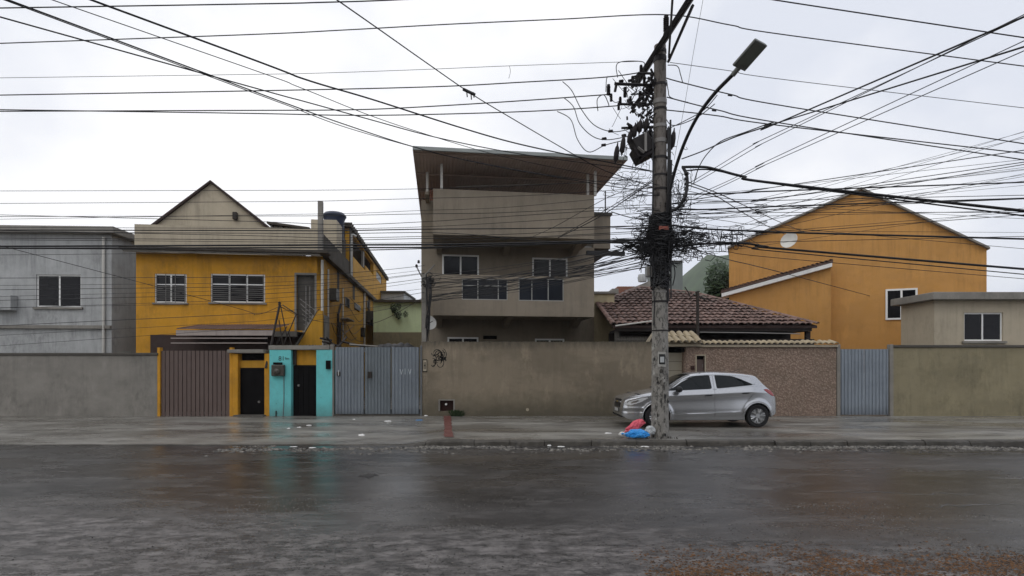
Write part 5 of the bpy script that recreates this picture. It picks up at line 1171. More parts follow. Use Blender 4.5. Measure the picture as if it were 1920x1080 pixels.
# jumpers left and right of the pole
JW = 'jumper loops at the switchgear'
for i, (p, lb) in enumerate((
    ([(1055, 153, 12.9), (1072, 170, 12.8), (1090, 205, 12.7), (1115, 235, 12.7), (1150, 247, 12.6), (1188, 240, 12.6)], 'jumper loop starting at the upper switch bar wire'),
    ([(1057, 183, 12.9), (1075, 200, 12.8), (1087, 232, 12.7), (1112, 256, 12.7), (1140, 262, 12.6), (1180, 255, 12.6)], 'jumper loop starting at the middle switch bar wire'),
    ([(1045, 209, 13), (1070, 224, 12.8), (1083, 262, 12.7), (1104, 285, 12.7), (1135, 272, 12.6), (1170, 263, 12.6)], 'lowest jumper loop sagging over the house canopy'),
    ([(1158, 145, 12.9), (1159, 118, 12.9), (1205, 116, 12.8), (1206, 130, 12.8)], 'square jumper lead above the switch bars'),
    ([(1136, 172, 12.7), (1137, 150, 12.8), (1140, 143, 12.9)], 'short upright lead to the outermost insulator'),
    ([(1121, 208, 12.9), (1120, 186, 12.7), (1132, 178, 12.7), (1140, 192, 12.7), (1142, 200, 12.8)], 'round jumper loop under the outermost insulator'),
    ([(1252, 122, 12.5), (1270, 124, 12.4), (1276, 140, 12.4), (1280, 155, 12.7)], 'curled lead joining the upper wires beside the pole'),
    ([(1250, 150, 12.5), (1253, 170, 12.4), (1258, 183, 12.5), (1290, 192, 12.7)], 'curved lead hugging the pole below the curled one'),
    ([(1248, 222, 12.5), (1258, 234, 12.4), (1276, 233, 12.3), (1310, 218, 12), (1340, 195, 11.6)], 'lead sagging from the pole and rising behind the lamp arm'),
    ([(1256, 240, 12.5), (1285, 226, 12.4), (1320, 206, 12.2), (1345, 178, 12)], 'second lead rising behind the lamp arm'))):
    cable(p, .010, lb, JW, 'jumper_lead')
for (px, py), wh in zip(((1145, 246), (1133, 260), (1132, 272), (1182, 238), (1170, 254), (1182, 151), (1165, 152)), ('upper jumper loop, away from the pole', 'middle jumper loop, away from the pole', 'lowest jumper loop, away from the pole', 'upper jumper loop, next to the switchgear', 'middle jumper loop, next to the switchgear', 'upper switch bar wire, nearer the pole', 'upper switch bar wire, farther from the pole')):
    tag(MB().lathe([(.0, -.06), (.03, -.05), (.035, .04), (0, .06)], at(px, py, 12.62), 8, Vector((1, 0, .1))).build('line_connector', m_insul), 'small dark connector on the '+wh, 'connector', 'line connectors')
# cables that come over the road from behind the camera
CR = 'cables crossing the road overhead'
cable([(435, 97, 8.3), (570, 148, 9.0), (700, 187, 9.8), (860, 238, 10.9), (965, 268, 11.6), (1075, 292, 12.2), (1120, 300, 12.4), (1228, 322, 12.5)], .014, 'thick cable slanting down from the upper left to the pole over the house roof', CR, ext0=7)
cable([(435, 117, 9), (560, 163, 9.6), (690, 215, 10.6), (800, 252, 11.4), (930, 290, 12.4), (1080, 322, 12.6), (1228, 345, 12.5)], .007, 'thin cable just under the thick slanting one', CR, ext0=7)
cable([(435, 153, 8.7), (570, 190, 9.4), (690, 223, 10.2), (820, 258, 11.1), (960, 286, 11.9), (1100, 306, 12.4), (1228, 322, 12.5)], .010, 'upper of the three slanting cables that meet over the canopy corner', CR, ext0=7)
cable([(435, 156, 8.7), (540, 195, 9.4), (640, 231, 10.2), (775, 275, 11.2), (900, 306, 11.9), (1060, 335, 12.4), (1228, 362, 12.5)], .010, 'middle of the three slanting cables that meet over the canopy corner', CR, ext0=7)
cable([(435, 159, 8.6), (540, 198, 9.3), (640, 236, 10.1), (770, 274, 11.1), (860, 297, 11.9), (1040, 330, 12.4), (1228, 352, 12.5)], .007, 'lowest of the three slanting cables that meet over the canopy corner', CR, ext0=7)
cable([(600, -22, 7.6), (632, 0, 7.9), (715, 58, 8.8), (800, 118, 9.8), (884, 176, 10.8), (960, 222, 11.5), (1080, 292, 12.3), (1140, 322, 12.5), (1228, 352, 12.5)], .010, 'cable dropping steeply across the sky, with a clamp half way', CR, ext0=3)
cl = MB(); c_ = at(881, 173, 10.8)
cl.tube([c_+Vector((-.13, 0, .06)), c_+Vector((.1, 0, -.05))], .03, 6)
for dx_, ln in ((-.06, .09), (.02, .14), (.07, .1)): cl.tube([c_+Vector((dx_, 0, 0)), c_+Vector((dx_+.01, 0, -ln))], .012, 5)
tag(cl.build('cable_clamp', m_rub), 'black splice clamp half way on the steep cable in the sky', 'clamp')
# right-hand fan
RF = 'cables fanning out from the pole over the tiled house'
for p, r_, lb, e in (
    ([(1278, 313, 12.3), (1320, 313, 12.2), (1345, 318, 12.1), (1395, 331, 11.9), (1485, 347, 11.6)], .03, 'thickest black cable leaving the pole to the right', E),
    ([(1285, 320, 12.3), (1330, 318, 12.2), (1395, 331, 11.9), (1485, 349, 11.6)], .016, 'cable lashed under the thickest black one', E),
    ([(1278, 298, 12.3), (1318, 283, 12), (1375, 258, 11.3), (1440, 236, 10.5), (1485, 219, 9.9)], .013, 'upper strand of the twisted pair rising to the right', E),
    ([(1300, 346, 12.3), (1310, 315, 12.1), (1325, 290, 11.9), (1352, 265, 11.5), (1400, 247, 11), (1450, 229, 10.4), (1485, 222, 9.9)], .011, 'curled strand that joins the twisted pair rising to the right', E),
    ([(1288, 346, 12.3), (1345, 312, 11.8), (1420, 267, 11), (1485, 236, 10.3)], .007, 'upper wire of the first slanting pair over the lamp side', E),
    ([(1290, 350, 12.3), (1350, 316, 11.8), (1425, 272, 11), (1485, 242, 10.3)], .007, 'lower wire of the first slanting pair over the lamp side', E),
    ([(1300, 368, 12.3), (1370, 337, 11.8), (1430, 307, 11.2), (1485, 280, 10.6)], .007, 'upper wire of the second slanting pair over the lamp side', E),
    ([(1305, 372, 12.3), (1378, 338, 11.8), (1432, 311, 11.2), (1485, 287, 10.6)], .007, 'lower wire of the second slanting pair over the lamp side', E),
    ([(1290, 347, 12.4), (1340, 366, 13.5), (1395, 400, 16), (1447, 428, 20), (1478, 442, 24.2)], .012, 'cable falling to the verge of the orange house, lower of two', None),
    ([(1292, 342, 12.4), (1350, 364, 13.5), (1410, 392, 16), (1466, 418, 20), (1520, 440, 24.4)], .012, 'cable falling to the verge of the orange house, upper of two', None),
    ([(1264, 364, 12.4), (1330, 363.5, 12.4), (1400, 361, 12.4), (1485, 357, 12.4)], .016, 'level cable just under the thickest black one', E),
    ([(1290, 375, 12.4), (1370, 364, 12.2), (1440, 353, 12), (1485, 346, 11.8)], .009, 'cable crossing the level one at a low slant', E),
    ([(1262, 382, 12.4), (1340, 379, 12.4), (1485, 375, 12.4)], .008, 'thin level cable under the slanting pairs', E),
    ([(1255, 392, 12.4), (1300, 393, 12.4), (1370, 391, 12.4), (1485, 386, 12.4)], .017, 'second thick level cable leaving the pole to the right', E),
    ([(1270, 402, 12.4), (1360, 400, 12.4), (1420, 393, 12.3), (1485, 381, 12)], .008, 'cable rising gently across the second thick level one', E),
    ([(1265, 404, 12.4), (1340, 399, 12.4), (1485, 391, 12.4)], .009, 'level cable below the second thick one', E),
    ([(1270, 410, 12.4), (1340, 408, 12.4), (1485, 404, 12.4)], .006, 'thin cable passing just above the coil bundle', E),
    ([(1255, 397, 12.4), (1360, 414, 12.5), (1485, 428, 12.6)], .006, 'thin cable sinking towards the orange gable', E),
    ([(1290, 358, 12.3), (1360, 372, 12), (1430, 374, 11.7), (1485, 367, 11.3)], .007, 'sagging thin cable between the level ones', E),
    ([(1255, 422, 12.4), (1310, 428, 12.4), (1340, 430, 12.4), (1430, 434, 12.4), (1485, 436, 12.4)], .022, 'thick messenger cable that carries the coil bundle', E),
    ([(1255, 462, 12.4), (1340, 456, 12.4), (1395, 456, 12.4), (1440, 463, 12.4), (1485, 468, 12.4)], .026, 'thick cable pair running in front of the orange gable', E),
    ([(1260, 470, 12.4), (1360, 458, 12.4), (1420, 466, 12.4), (1485, 474, 12.4)], .012, 'thin cable under the thick pair in front of the orange gable', E),
    ([(1290, 474, 12.4), (1360, 472, 12.4), (1485, 486, 12.4)], .007, 'lower thin cable in front of the orange gable', E),
    ([(1255, 452, 12.4), (1360, 485, 14), (1410, 497, 15), (1485, 516, 17)], .011, 'cable dropping along the lean-to of the orange house', E),
    ([(1330, 430, 12.4), (1385, 436, 12.6), (1412, 452, 13), (1430, 462, 13.4)], .006, 'short drop wire from the messenger to the orange verge', None)):
    cable(p, r_, lb, RF, ext1=e)
rw2 = random.Random(19)
for k in range(20):
    y0 = rw2.uniform(352, 470); y1 = 395+(y0-410)*.55+rw2.uniform(-40, 42); sg_ = rw2.uniform(2, 13); d1_ = rw2.uniform(11.8, 13)
    cable([(1248+(1485-1248)*q/5, y0+(y1-y0)*q/5+sg_*4*(q/5)*(1-q/5), 12.4+(d1_-12.4)*q/5) for q in range(6)], rw2.choice((.004, .005, .007)), 'thin telephone wire in the web between utility pole and orange gable', 'thin web of telephone wires over the tiled roof', ext1=E)
# left-hand level bundle
LB = 'level cables in front of the ochre and three-storey houses'
rl_ = random.Random(77)
for p, r_, lb in (
    ([(435, 357, 12.6), (600, 356.5, 12.6), (785, 354, 12.6), (1000, 347, 12.6), (1228, 333, 12.5)], .006, 'topmost level cable in front of the canopy posts'),
    ([(435, 378.5, 12.6), (600, 377, 12.6), (790, 372, 12.6), (1000, 366, 12.6), (1228, 351, 12.5)], .006, 'level cable meeting the tip of the concrete post'),
    ([(435, 405, 12.6), (600, 404.5, 12.6), (790, 401, 12.6), (960, 398, 12.6), (1228, 383, 12.5)], .007, 'level cable passing the lid of the blue tank'),
    ([(600, 401, 12.6), (690, 399, 12.6), (790, 394.5, 12.6), (960, 388, 12.6), (1228, 362, 12.5)], .005, 'thin level cable just over the blue tank'),
    ([(435, 414, 12.7), (640, 421, 12.7), (790, 416, 12.7), (960, 405, 12.7), (1228, 388, 12.5)], .007, 'level cable across the side of the blue tank'),
    ([(435, 428, 12.6), (620, 429, 12.6), (800, 425, 12.6), (1000, 414, 12.6), (1228, 398, 12.5)], .006, 'thin level cable over the terrace parapet top'),
    ([(435, 432, 12.5), (620, 432.5, 12.5), (800, 429.5, 12.5), (1000, 428, 12.5), (1228, 423, 12.5)], .013, 'dark level cable along the terrace parapet top'),
    ([(435, 441, 12.7), (620, 446, 12.7), (800, 443, 12.7), (1000, 437, 12.7), (1228, 421, 12.5)], .007, 'level cable across the upper third of the cream parapet'),
    ([(435, 449, 12.6), (620, 450.5, 12.6), (800, 447, 12.6), (1000, 444, 12.6), (1228, 432, 12.5)], .008, 'level cable across the middle of the cream parapet'),
    ([(435, 453, 12.7), (620, 455, 12.7), (790, 455, 12.7), (1000, 446, 12.7), (1228, 436, 12.5)], .006, 'thin level cable over the thick black pair'),
    ([(435, 460, 12.4), (620, 459, 12.4), (800, 458.5, 12.4), (1000, 455, 12.4), (1228, 449, 12.4)], .021, 'thick black level cable, upper of the heavy pair'),
    ([(435, 464.5, 12.4), (620, 464, 12.4), (800, 463.5, 12.4), (1000, 458, 12.4), (1228, 453, 12.4)], .018, 'thick black level cable, lower of the heavy pair'),
    ([(435, 468, 12.6), (620, 469, 12.6), (800, 465.5, 12.6), (1000, 456, 12.6), (1228, 444, 12.5)], .007, 'level cable right under the thick black pair'),
    ([(435, 437, 12.6), (620, 438, 12.6), (800, 436, 12.6), (900, 441, 12.6), (1000, 451, 12.6), (1228, 458, 12.5)], .008, 'level cable that dips under the upper balcony edge'),
    ([(435, 474, 12.6), (600, 472, 12.6), (780, 467, 12.6), (900, 464, 12.6), (1110, 455, 12.6), (1228, 450, 12.5)], .005, 'lowest thin level cable along the ochre eave')):
    cable(p, r_, lb, LB, ext0=E)
# lines from the service post to the pole and onwards to the left
SP = 'drop lines sagging from the pole to the service post'
for k in range(24):
    y1 = 446+k*2.3+rl_.uniform(-5, 5); y0 = 522+rl_.uniform(-16, 46); sag = rl_.uniform(2, 40); d0 = 18.2
    ps = []
    for q in range(7):
        t_ = q/6; ps.append((1226+(803-1226)*t_, y1+(y0-y1)*t_+sag*4*t_*(1-t_)*.5, 12.5+(d0-12.5)*t_))
    cable(ps, rl_.choice((.0055, .007, .008, .011)), 'thin drop line sagging before the lower balcony between utility pole and service post', SP, 'drop_line')
for p, r_, lb in (
    ([(1226, 335, 12.5), (1180, 366, 13.6), (1120, 403, 16), (1050, 443, 19.1)], .010, 'upper of two lines slanting to the underside of the upper balcony'),
    ([(1226, 338, 12.5), (1180, 370, 13.6), (1118, 410, 16), (1046, 446, 19.1)], .013, 'lower of two lines slanting to the underside of the upper balcony'),
    ([(1226, 352, 12.5), (1160, 362, 13.4), (1110, 386, 15), (1040, 425, 18), (1000, 443, 19.1)], .008, 'line slanting across the upper balcony left of the two'),
    ([(1226, 478, 12.5), (1170, 487, 13.2), (1110, 500, 14.5), (1000, 512, 16), (900, 525, 17.2), (805, 532, 18.2)], .013, 'thicker line crossing the window tops of the lower balcony')):
    cable(p, r_, lb, 'house service lines', 'service_line')
OL = 'thin lines from the service post across the ochre house'
for k, (ya, yb) in enumerate(((520, 498), (531, 506), (545, 513), (553, 522), (563, 527), (569, 541), (590, 548), (605, 560), (618, 566), (538, 512))):
    ps = []
    for q in range(6):
        t_ = q/5; ps.append((796+(436-796)*t_, yb+(ya-yb)*t_+9*4*t_*(1-t_)*.6, 18.2-1.0*t_))
    cable(ps, .0055 if k % 3 else .008, 'thin sagging line crossing the ochre front between window and service post', OL, 'service_line', ext1=7)
OS = 'drop lines at the doorway mast'
for p, lb in (([(524, 574, 18.2), (600, 603, 19), (700, 606, 20), (790, 560, 18.3)], 'sagging line from the leaning mast to the service post'),
    ([(530, 572, 18.2), (480, 590, 18.0), (435, 575, 17.6)], 'slack line leaving the leaning mast to the left'),
    ([(524, 574, 18.2), (556, 590, 19.5), (590, 589, 20.5)], 'short line from the leaning mast to the stair wall')):
    cable(p, .008, lb, OS, 'service_line', ext1=6 if 'left' in lb else None)

# the nest of coiled cables round the pole
tg = MB(); rt_ = random.Random(41)
def coil(c, rx, rz, turns=1.2, r_=.006, tilt=0, wob=.38):
    n = int(14*turns); a0 = rt_.uniform(0, 6.28); ps = []
    for i in range(n+1):
        a_ = a0+6.283*turns*i/n; w_ = 1+wob*math.sin(a_*2.3+a0)+.22*math.sin(a_*5.1+2*a0)
        ps.append(c+Vector((rx*w_*math.cos(a_), .6*rx*math.sin(a_+tilt)*.5, rz*w_*math.sin(a_))))
    tg.tube(ps, r_, 4)
for k in range(270):
    u = rt_.random(); side = 1 if rt_.random() < .64 else -1
    if side > 0: px = 1250+abs(rt_.gauss(0, 1))*36*(1 if rt_.random() < .72 else 1.9); spread = max(8, 30-(px-1252)*.10); py = 451+rt_.gauss(0, spread*.62)
    else: px = 1226-abs(rt_.gauss(0, 1))*13; py = 442+rt_.gauss(0, 26)
    if px > 1398 or py < 395: continue
    coil(at(px, py, YP+rt_.uniform(-.3, .25)), rt_.uniform(.05, .26), rt_.uniform(.02, .13), rt_.uniform(.45, 1.3), rt_.choice((.004, .005, .006, .009)), rt_.uniform(0, 3))
for k in range(250):                       # dense dark wrap on the shaft
    py = 404+rt_.random()**.95*136; a0 = rt_.uniform(0, 6.28); z0 = mz(py, YP); R_ = .165+rt_.uniform(.01, .045+.10*math.exp(-((py-448)/38)**2))
    ps = [Vector((PXc+R_*math.cos(a0+t*.5), YP+R_*math.sin(a0+t*.5), z0+rt_.uniform(-.03, .03)+.05*math.sin(t))) for t in range(rt_.randint(6, 13))]
    tg.tube(ps, rt_.choice((.008, .012, .016)), 4)
for k in range(70):                        # hanging tails
    px = 1237+rt_.gauss(0, 15); py = 440+rt_.uniform(0, 50); c = at(px, py, YP-.2+rt_.uniform(-.1, .2)); ln = rt_.uniform(.15, .75)
    tg.tube(spline([c, c+Vector((rt_.uniform(-.1, .1), rt_.uniform(-.05, .05), -ln*.5)), c+Vector((rt_.uniform(-.08, .08), 0, -ln))], 5), rt_.choice((.005, .008, .012)), 4)
for k in range(46):                        # upper loose leads left of the shaft
    px = 1185+rt_.gauss(0, 22); py = 355+rt_.gauss(0, 24)
    if px > 1222: continue
    coil(at(px, py, YP+rt_.uniform(-.2, .3)), rt_.uniform(.06, .32), rt_.uniform(.05, .22), rt_.uniform(.25, .7), rt_.choice((.004, .006)), rt_.uniform(0, 3))
for k in range(55):                        # leads on the arm side
    px = 1270+rt_.gauss(0, 12); py = 365+rt_.gauss(0, 32)
    coil(at(px, py, YP+rt_.uniform(-.2, .2)), rt_.uniform(.03, .13), rt_.uniform(.05, .2), rt_.uniform(.3, .8), rt_.choice((.005, .007)), rt_.uniform(0, 3))
for k in range(34):                        # short level leads to both sides
    py = rt_.uniform(345, 470); x0_ = rt_.uniform(1130, 1222) if k % 2 else rt_.uniform(1255, 1320)
    tg.tube(spline([at(1237, py+rt_.uniform(-6, 6), YP-.15), at((x0_+1237)/2, py+rt_.uniform(-4, 8), YP-.1), at(x0_, py+rt_.uniform(-10, 10), YP)], 5), rt_.choice((.005, .007, .01)), 4)
for k in range(9): coil(at(1300+k*11, 447+rt_.uniform(-3, 8), YP-.1), .09, .17, 1.3, .008, 1)
for k in range(26):
    a = at(1150+rt_.uniform(-20, 60), 460+rt_.gauss(0, 10), YP); b = at(1225, 452+rt_.gauss(0, 14), YP-.1)
    tg.tube(spline([a, (a+b)/2+Vector((0, 0, -rt_.uniform(0, .15))), b], 5), rt_.choice((.005, .008, .012)), 4)
o = tg.build('cable_nest', m_rub); tag(o, 'dense black nest of coiled telephone cables wrapped round the utility pole', kind='stuff')
# curved black drop bundle beside the lamp arm
db = thing('cable_drop_bundle', 'black curved bundle of cables hanging in a bow to the right of the utility pole', 'cable')
MB().tube(spline([at(1281, 314, 12.3), at(1288, 330, 12.25), at(1288, 352, 12.2), at(1283, 372, 12.2), at(1270, 390, 12.3), at(1252, 398, 12.4)], 6), .035, 7).build('bundle_core', m_rub, db)
for k in range(7):
    py = 325+k*10; MB().lathe([(.0, -.03), (.05, -.02), (.05, .02), (0, .03)], at(1287-max(0, k-3)*2.4, py, 12.24), 7).build('bundle_tie', m_rub, db)

# ------------------------------------------------------------------ parked hatchback
def interp(tab, x):
    if x <= tab[0][0]: return tab[0][1]
    for (a, b), (c, d) in zip(tab, tab[1:]):
        if x <= c:
            t = (x-a)/(c-a); return b+(d-b)*t
    return tab[-1][1]
def smooth_tab(tab, n=160):
    res = []; lo, hi = tab[0][0], tab[-1][0]
    P = spline([Vector((a, b, 0)) for a, b in tab], 10); return [(p.x, p.y) for p in P]
TOP = smooth_tab([(0, .44), (.01, .56), (.03, .68), (.08, .765), (.25, .825), (.6, .90), (.92, .965), (1.06, 1.0), (1.3, 1.15), (1.55, 1.295), (1.78, 1.385), (2.1, 1.43), (2.5, 1.44), (2.95, 1.425), (3.22, 1.395), (3.35, 1.37), (3.41, 1.315), (3.55, 1.15), (3.74, .99), (3.86, .83), (3.90, .66), (3.93, .50)])
BOT = [(0, .30), (.12, .22), (.4, .19), (1.2, .20), (2.9, .20), (3.5, .24), (3.8, .30), (3.93, .40)]
WID = smooth_tab([(0, .58), (.04, .66), (.12, .725), (.3, .785), (.55, .815), (.9, .838), (1.4, .85), (2.4, .855), (3.0, .85), (3.35, .835), (3.6, .795), (3.78, .73), (3.88, .66), (3.93, .58)])
BELT = [(0, .70), (.6, .86), (1.05, .93), (2.2, .985), (3.2, 1.05), (3.6, 1.03), (3.93, .9)]
def halfw(x, z):
    w_ = interp(WID, x); b = interp(BELT, x); cr = b-.125                 # crease below the window line
    k_ = max(0, min(1, (x-.5)/.7))
    if z > cr: w_ -= (.042*min(1, (z-cr)/.125))*k_
    if z > b: w_ -= (z-b)*.41+.004
    if .40 < z < cr: w_ -= .026*math.sin(math.pi*((z-.40)/(cr-.40))**1.5)**1.2*k_*max(0, min(1, (3.6-x)/.5))
    if z < .52: w_ -= .05*((max(0, .52-z))/.34)**2
    if 1.15 < x < 3.0:
        zl = .335+.035*(x-1.15)
        w_ += .016*math.exp(-((z-zl)/.022)**2)*min(1, (x-1.15)*4, (3.0-x)*4)
    for xw in (.82, 3.35):                                       # flared wheel arches
        d = math.hypot((x-xw)*LX, z-.30); w_ += .022*math.exp(-((d-.375)/.04)**2) if z < .78 else 0
    if x < .5: w_ += .014*math.exp(-((z-.50)/.035)**2) - .018*math.exp(-((z-.42)/.035)**2)   # bumper crease
    return w_
LX = 1.035
ST = []
for i in range(231):
    u = i/230; ST.append(3.93*(.5-.5*math.cos(math.pi*u))*.45+3.93*u*.55)
NS, NT = 54, 26
def section(x):
    zb, zt = interp(BOT, x), interp(TOP, x); ro = min(.10, (zt-zb)*.30); ze = zt-ro
    pts_ = []
    b = min(interp(BELT, x), ze-.002); cr = b-.125; n1, n2 = 28, 8
    for j in range(NS+1):
        z = zb+(cr-zb)*j/n1 if j <= n1 else cr+(b-cr)*(j-n1)/n2 if j <= n1+n2 else b+(ze-b)*(j-n1-n2)/(NS-n1-n2)
        pts_.append((halfw(x, z), z))
    we = pts_[-1][0]
    for j in range(1, NT+1):
        a_ = math.pi/2*j/NT; pts_.append((we*(math.cos(a_)**.72 if j < NT else 0), ze+ro*(math.sin(a_)**.80)))
    return pts_
SEC = [section(x) for x in ST]
FW = [(1.10, .955), (1.43, 1.185), (1.72, 1.315), (2.165, 1.345), (2.185, .995)]
RW = [(2.33, 1.345), (2.74, 1.32), (2.95, 1.245), (3.23, 1.115), (3.2, 1.095), (2.80, 1.055), (2.345, 1.01)]
TLt = [(3.50, .985), (3.72, 1.0), (3.88, .86), (3.86, .79), (3.72, .82), (3.60, .90)]
HLt = [(.085, .600), (.15, .675), (.48, .772), (.62, .775), (.44, .665), (.18, .575)]
FD = [(1.22, .30), (1.10, .62), (1.07, 1.5), (2.255, 1.5), (2.255, .27), (1.3, .27)]
RD = [(2.275, .27), (2.275, 1.5), (3.25, 1.5), (3.30, 1.05), (3.16, .74), (2.98, .55), (2.93, .27)]
ua = R(-1.5); LX = 1.035; U = Vector((math.cos(ua), -math.sin(ua), 0)); V = Vector((math.sin(ua), math.cos(ua), 0)); zg = .125
O = Vector((mx(1421.5, 14.4), 14.4, zg))-U*3.35*LX+V*.84
CMX = Matrix(((U.x*LX, V.x, 0, O.x), (U.y*LX, V.y, 0, O.y), (0, 0, 1, O.z), (0, 0, 0, 1)))
car = thing('parked_car', 'silver five-door hatchback parked on the pavement behind the utility pole', 'car', CMX @ Vector((1.96, 0, 0)))
def paint():
    m, t, b = nodes('silver_metallic_paint'); p = pos(t)
    c = mix(t, nz(t, 400, p, 2), (.45, .46, .48), (.52, .53, .55)); t.links.new(c, b.inputs['Base Color'])
    b.inputs['Metallic'].default_value = .85; b.inputs['Roughness'].default_value = .25; b.inputs['Coat Weight'].default_value = .7; b.inputs['Coat Roughness'].default_value = .05
    bump(t, b, ramp(t, nz(t, 120, p, 2), .62, .68), .05, .002); return m
m_paint = paint(); m_trim = surf('black_car_trim', (.012, .012, .013), .5, var=.2, bmp=0); m_tyre = surf('tyre_rubber', (.014, .014, .015), .75, var=.3, bmp=.15)
m_rim = surf('silver_rim', (.45, .46, .47), .35, .6, var=.15, bmp=0); m_chrome = surf('chrome_trim', (.6, .6, .6), .2, .9, var=.05, bmp=0)
def lens(name, c, r_=.12):
    m, t, b = nodes(name); b.inputs['Base Color'].default_value = (*c, 1); b.inputs['Roughness'].default_value = r_; b.inputs['Coat Weight'].default_value = .8; return m
m_head = lens('headlamp_lens', (.66, .67, .68)); m_tail = lens('tail_lamp_lens', (.30, .012, .014))
buckets = {k: [] for k in ('body', 'front_door', 'rear_door', 'front_window', 'rear_window', 'windscreen', 'tailgate_window', 'tail_lamp', 'headlight', 'grille', 'gap')}
def ysurf(x, z):
    zb, zt = interp(BOT, x), interp(TOP, x); ro = min(.10, (zt-zb)*.30); ze = zt-ro
    if z <= ze: return halfw(x, z)
    q = min(1, ((z-ze)/ro))**(1/.80); return halfw(x, ze)*max(0, math.cos(math.asin(min(1, q))))**.72
def kind_of(x, y, z, j, sgn):
    if j < NS:
        for xw in (.82, 3.35):
            if math.hypot((x-xw)*LX, z-.295) < .345 and z < .7: return None
        if inside((x, z), FD) and z < interp(BELT, x)+.5: return 'front_door'
        if inside((x, z), RD): return 'rear_door'
    return 'body'
def rounded(poly_, r_=.18, k=5):
    res = []; n = len(poly_)
    for i in range(n):
        p0, p1, p2 = Vector((*poly_[i-1], 0)), Vector((*poly_[i], 0)), Vector((*poly_[(i+1) % n], 0))
        a_ = p1+(p0-p1)*r_; c_ = p1+(p2-p1)*r_
        for t_ in [q/k for q in range(k+1)]: v_ = a_.lerp(p1, t_).lerp(p1.lerp(c_, t_), t_); res.append((v_.x, v_.y))
    dense = []
    for i in range(len(res)):
        p, q = res[i], res[(i+1) % len(res)]; m_ = max(1, int(math.hypot(q[0]-p[0], q[1]-p[1])/.05))
        dense += [(p[0]+(q[0]-p[0])*t_/m_, p[1]+(q[1]-p[1])*t_/m_) for t_ in range(m_)]
    return dense
def skin_panel(poly_, name, mat, parent, off=.004, sg=-1, grow=1.0, r_=.18, rings=(1, .8, .6, .4, .2)):
    ol = rounded(poly_, r_); cx_ = sum(p[0] for p in ol)/len(ol); cz_ = sum(p[1] for p in ol)/len(ol); n = len(ol); vs_ = []; fs_ = []
    for p in ol: x_, z_ = cx_+(p[0]-cx_)*grow, cz_+(p[1]-cz_)*grow; vs_.append((x_, sg*(ysurf(x_, z_)-.004), z_))
    for k_ in rings:
        for p in ol: x_, z_ = cx_+(p[0]-cx_)*grow*k_, cz_+(p[1]-cz_)*grow*k_; vs_.append((x_, sg*(ysurf(x_, z_)+off), z_))
    vs_.append((cx_, sg*(ysurf(cx_, cz_)+off), cz_))
    for r in range(len(rings)): fs_ += [(r*n+i, r*n+(i+1) % n, (r+1)*n+(i+1) % n, (r+1)*n+i) for i in range(n)]
    fs_ += [(len(rings)*n+i, len(rings)*n+(i+1) % n, len(vs_)-1) for i in range(n)]
    if sg > 0: fs_ = [f_[::-1] for f_ in fs_]
    return MB(CMX).add(vs_, fs_).build(name, mat, parent, smooth=50)
def xtop(z, ya):                          # where the nose or the hatch skin stands at height z
    xs_ = [q[0] for q in TOP if q[0] < 1.0 and q[1] <= z]; return max(xs_) if xs_ else 0
VI = {}; verts = []
for i, s in enumerate(SEC):
    for j, (y, z) in enumerate(s):
        for sg in (-1, 1): VI[(i, j, sg)] = len(verts); verts.append((ST[i], sg*y, z))
for i in range(len(SEC)-1):
    for j in range(NS+NT):
        for sg in (-1, 1):
            q = [(i, j), (i+1, j), (i+1, j+1), (i, j+1)]
            x = (ST[i]+ST[i+1])/2; y = (SEC[i][j][0]+SEC[i+1][j+1][0])/2; z = (SEC[i][j][1]+SEC[i+1][j][1]+SEC[i+1][j+1][1]+SEC[i][j+1][1])/4
            k_ = kind_of(x, y, z, j, sg)
            if k_ is None: continue
            f_ = [VI[(a, b, sg)] for a, b in q]
            buckets[k_].append((f_ if sg < 0 else f_[::-1], sg))
nose_ring = [VI[(0, j, -1)] for j in range(NS+NT+1)] + [VI[(0, j, 1)] for j in range(NS+NT-1, -1, -1)]
tailf = [VI[(len(SEC)-1, j, 1)] for j in range(NS+NT+1)] + [VI[(len(SEC)-1, j, -1)] for j in range(NS+NT-1, -1, -1)]
buckets['body'] += [(nose_ring[::-1], 0), (tailf[::-1], 0)]
def sub(faces, inset=0.0):
    used = {}; vs_ = []; fs_ = []
    for f_ in faces:
        r_ = []
        for v_ in f_:
            if v_ not in used: used[v_] = len(vs_); x, y, z = verts[v_]; vs_.append((x, y-(inset if y > 0 else -inset) if abs(y) > .3 else y, z))
            r_.append(used[v_])
        fs_.append(r_)
    return vs_, fs_
def part(key, name, mat, parent, sides=(0,), inset=0.0, solid=0):
    res = []
    for sg in sides:
        fl = [f_ for f_, s_ in buckets[key] if sg == 0 or s_ == sg]
        if not fl: continue
        vs_, fs_ = sub(fl, inset); o = MB(CMX).add(vs_, fs_).build(name, mat, parent if not isinstance(parent, dict) else parent[sg], smooth=38); res.append((sg, o))
    return dict(res)
part('body', 'body', m_paint, car)
fdoor = part('front_door', 'door', m_paint, car, (-1, 1), -.0035); rdoor = part('rear_door', 'door', m_paint, car, (-1, 1), -.0035)
for sg in (-1, 1):
    for pl_, dr in ((FW, fdoor[sg]), (RW, rdoor[sg])):
        gk = skin_panel(pl_, 'window_seal', m_trim, dr, .0055, sg, 1.045, .12); skin_panel(pl_, 'window', m_glass_car, dr, .008, sg, 1.0, .12)
    skin_panel([(3.27, 1.12), (3.31, 1.125), (3.26, 1.09)], 'quarter_trim', m_trim, car, .006, sg)
    skin_panel(TLt, 'tail_lamp', m_tail, car, .006, sg, 1.0, .2)
    hb = skin_panel(HLt, 'headlight', m_head, car, .005, sg, 1.0, .15); skin_panel([(.16, .610), (.20, .672), (.36, .722), (.42, .715), (.33, .655)], 'headlight_reflector', m_chrome, hb, .009, sg, .9)
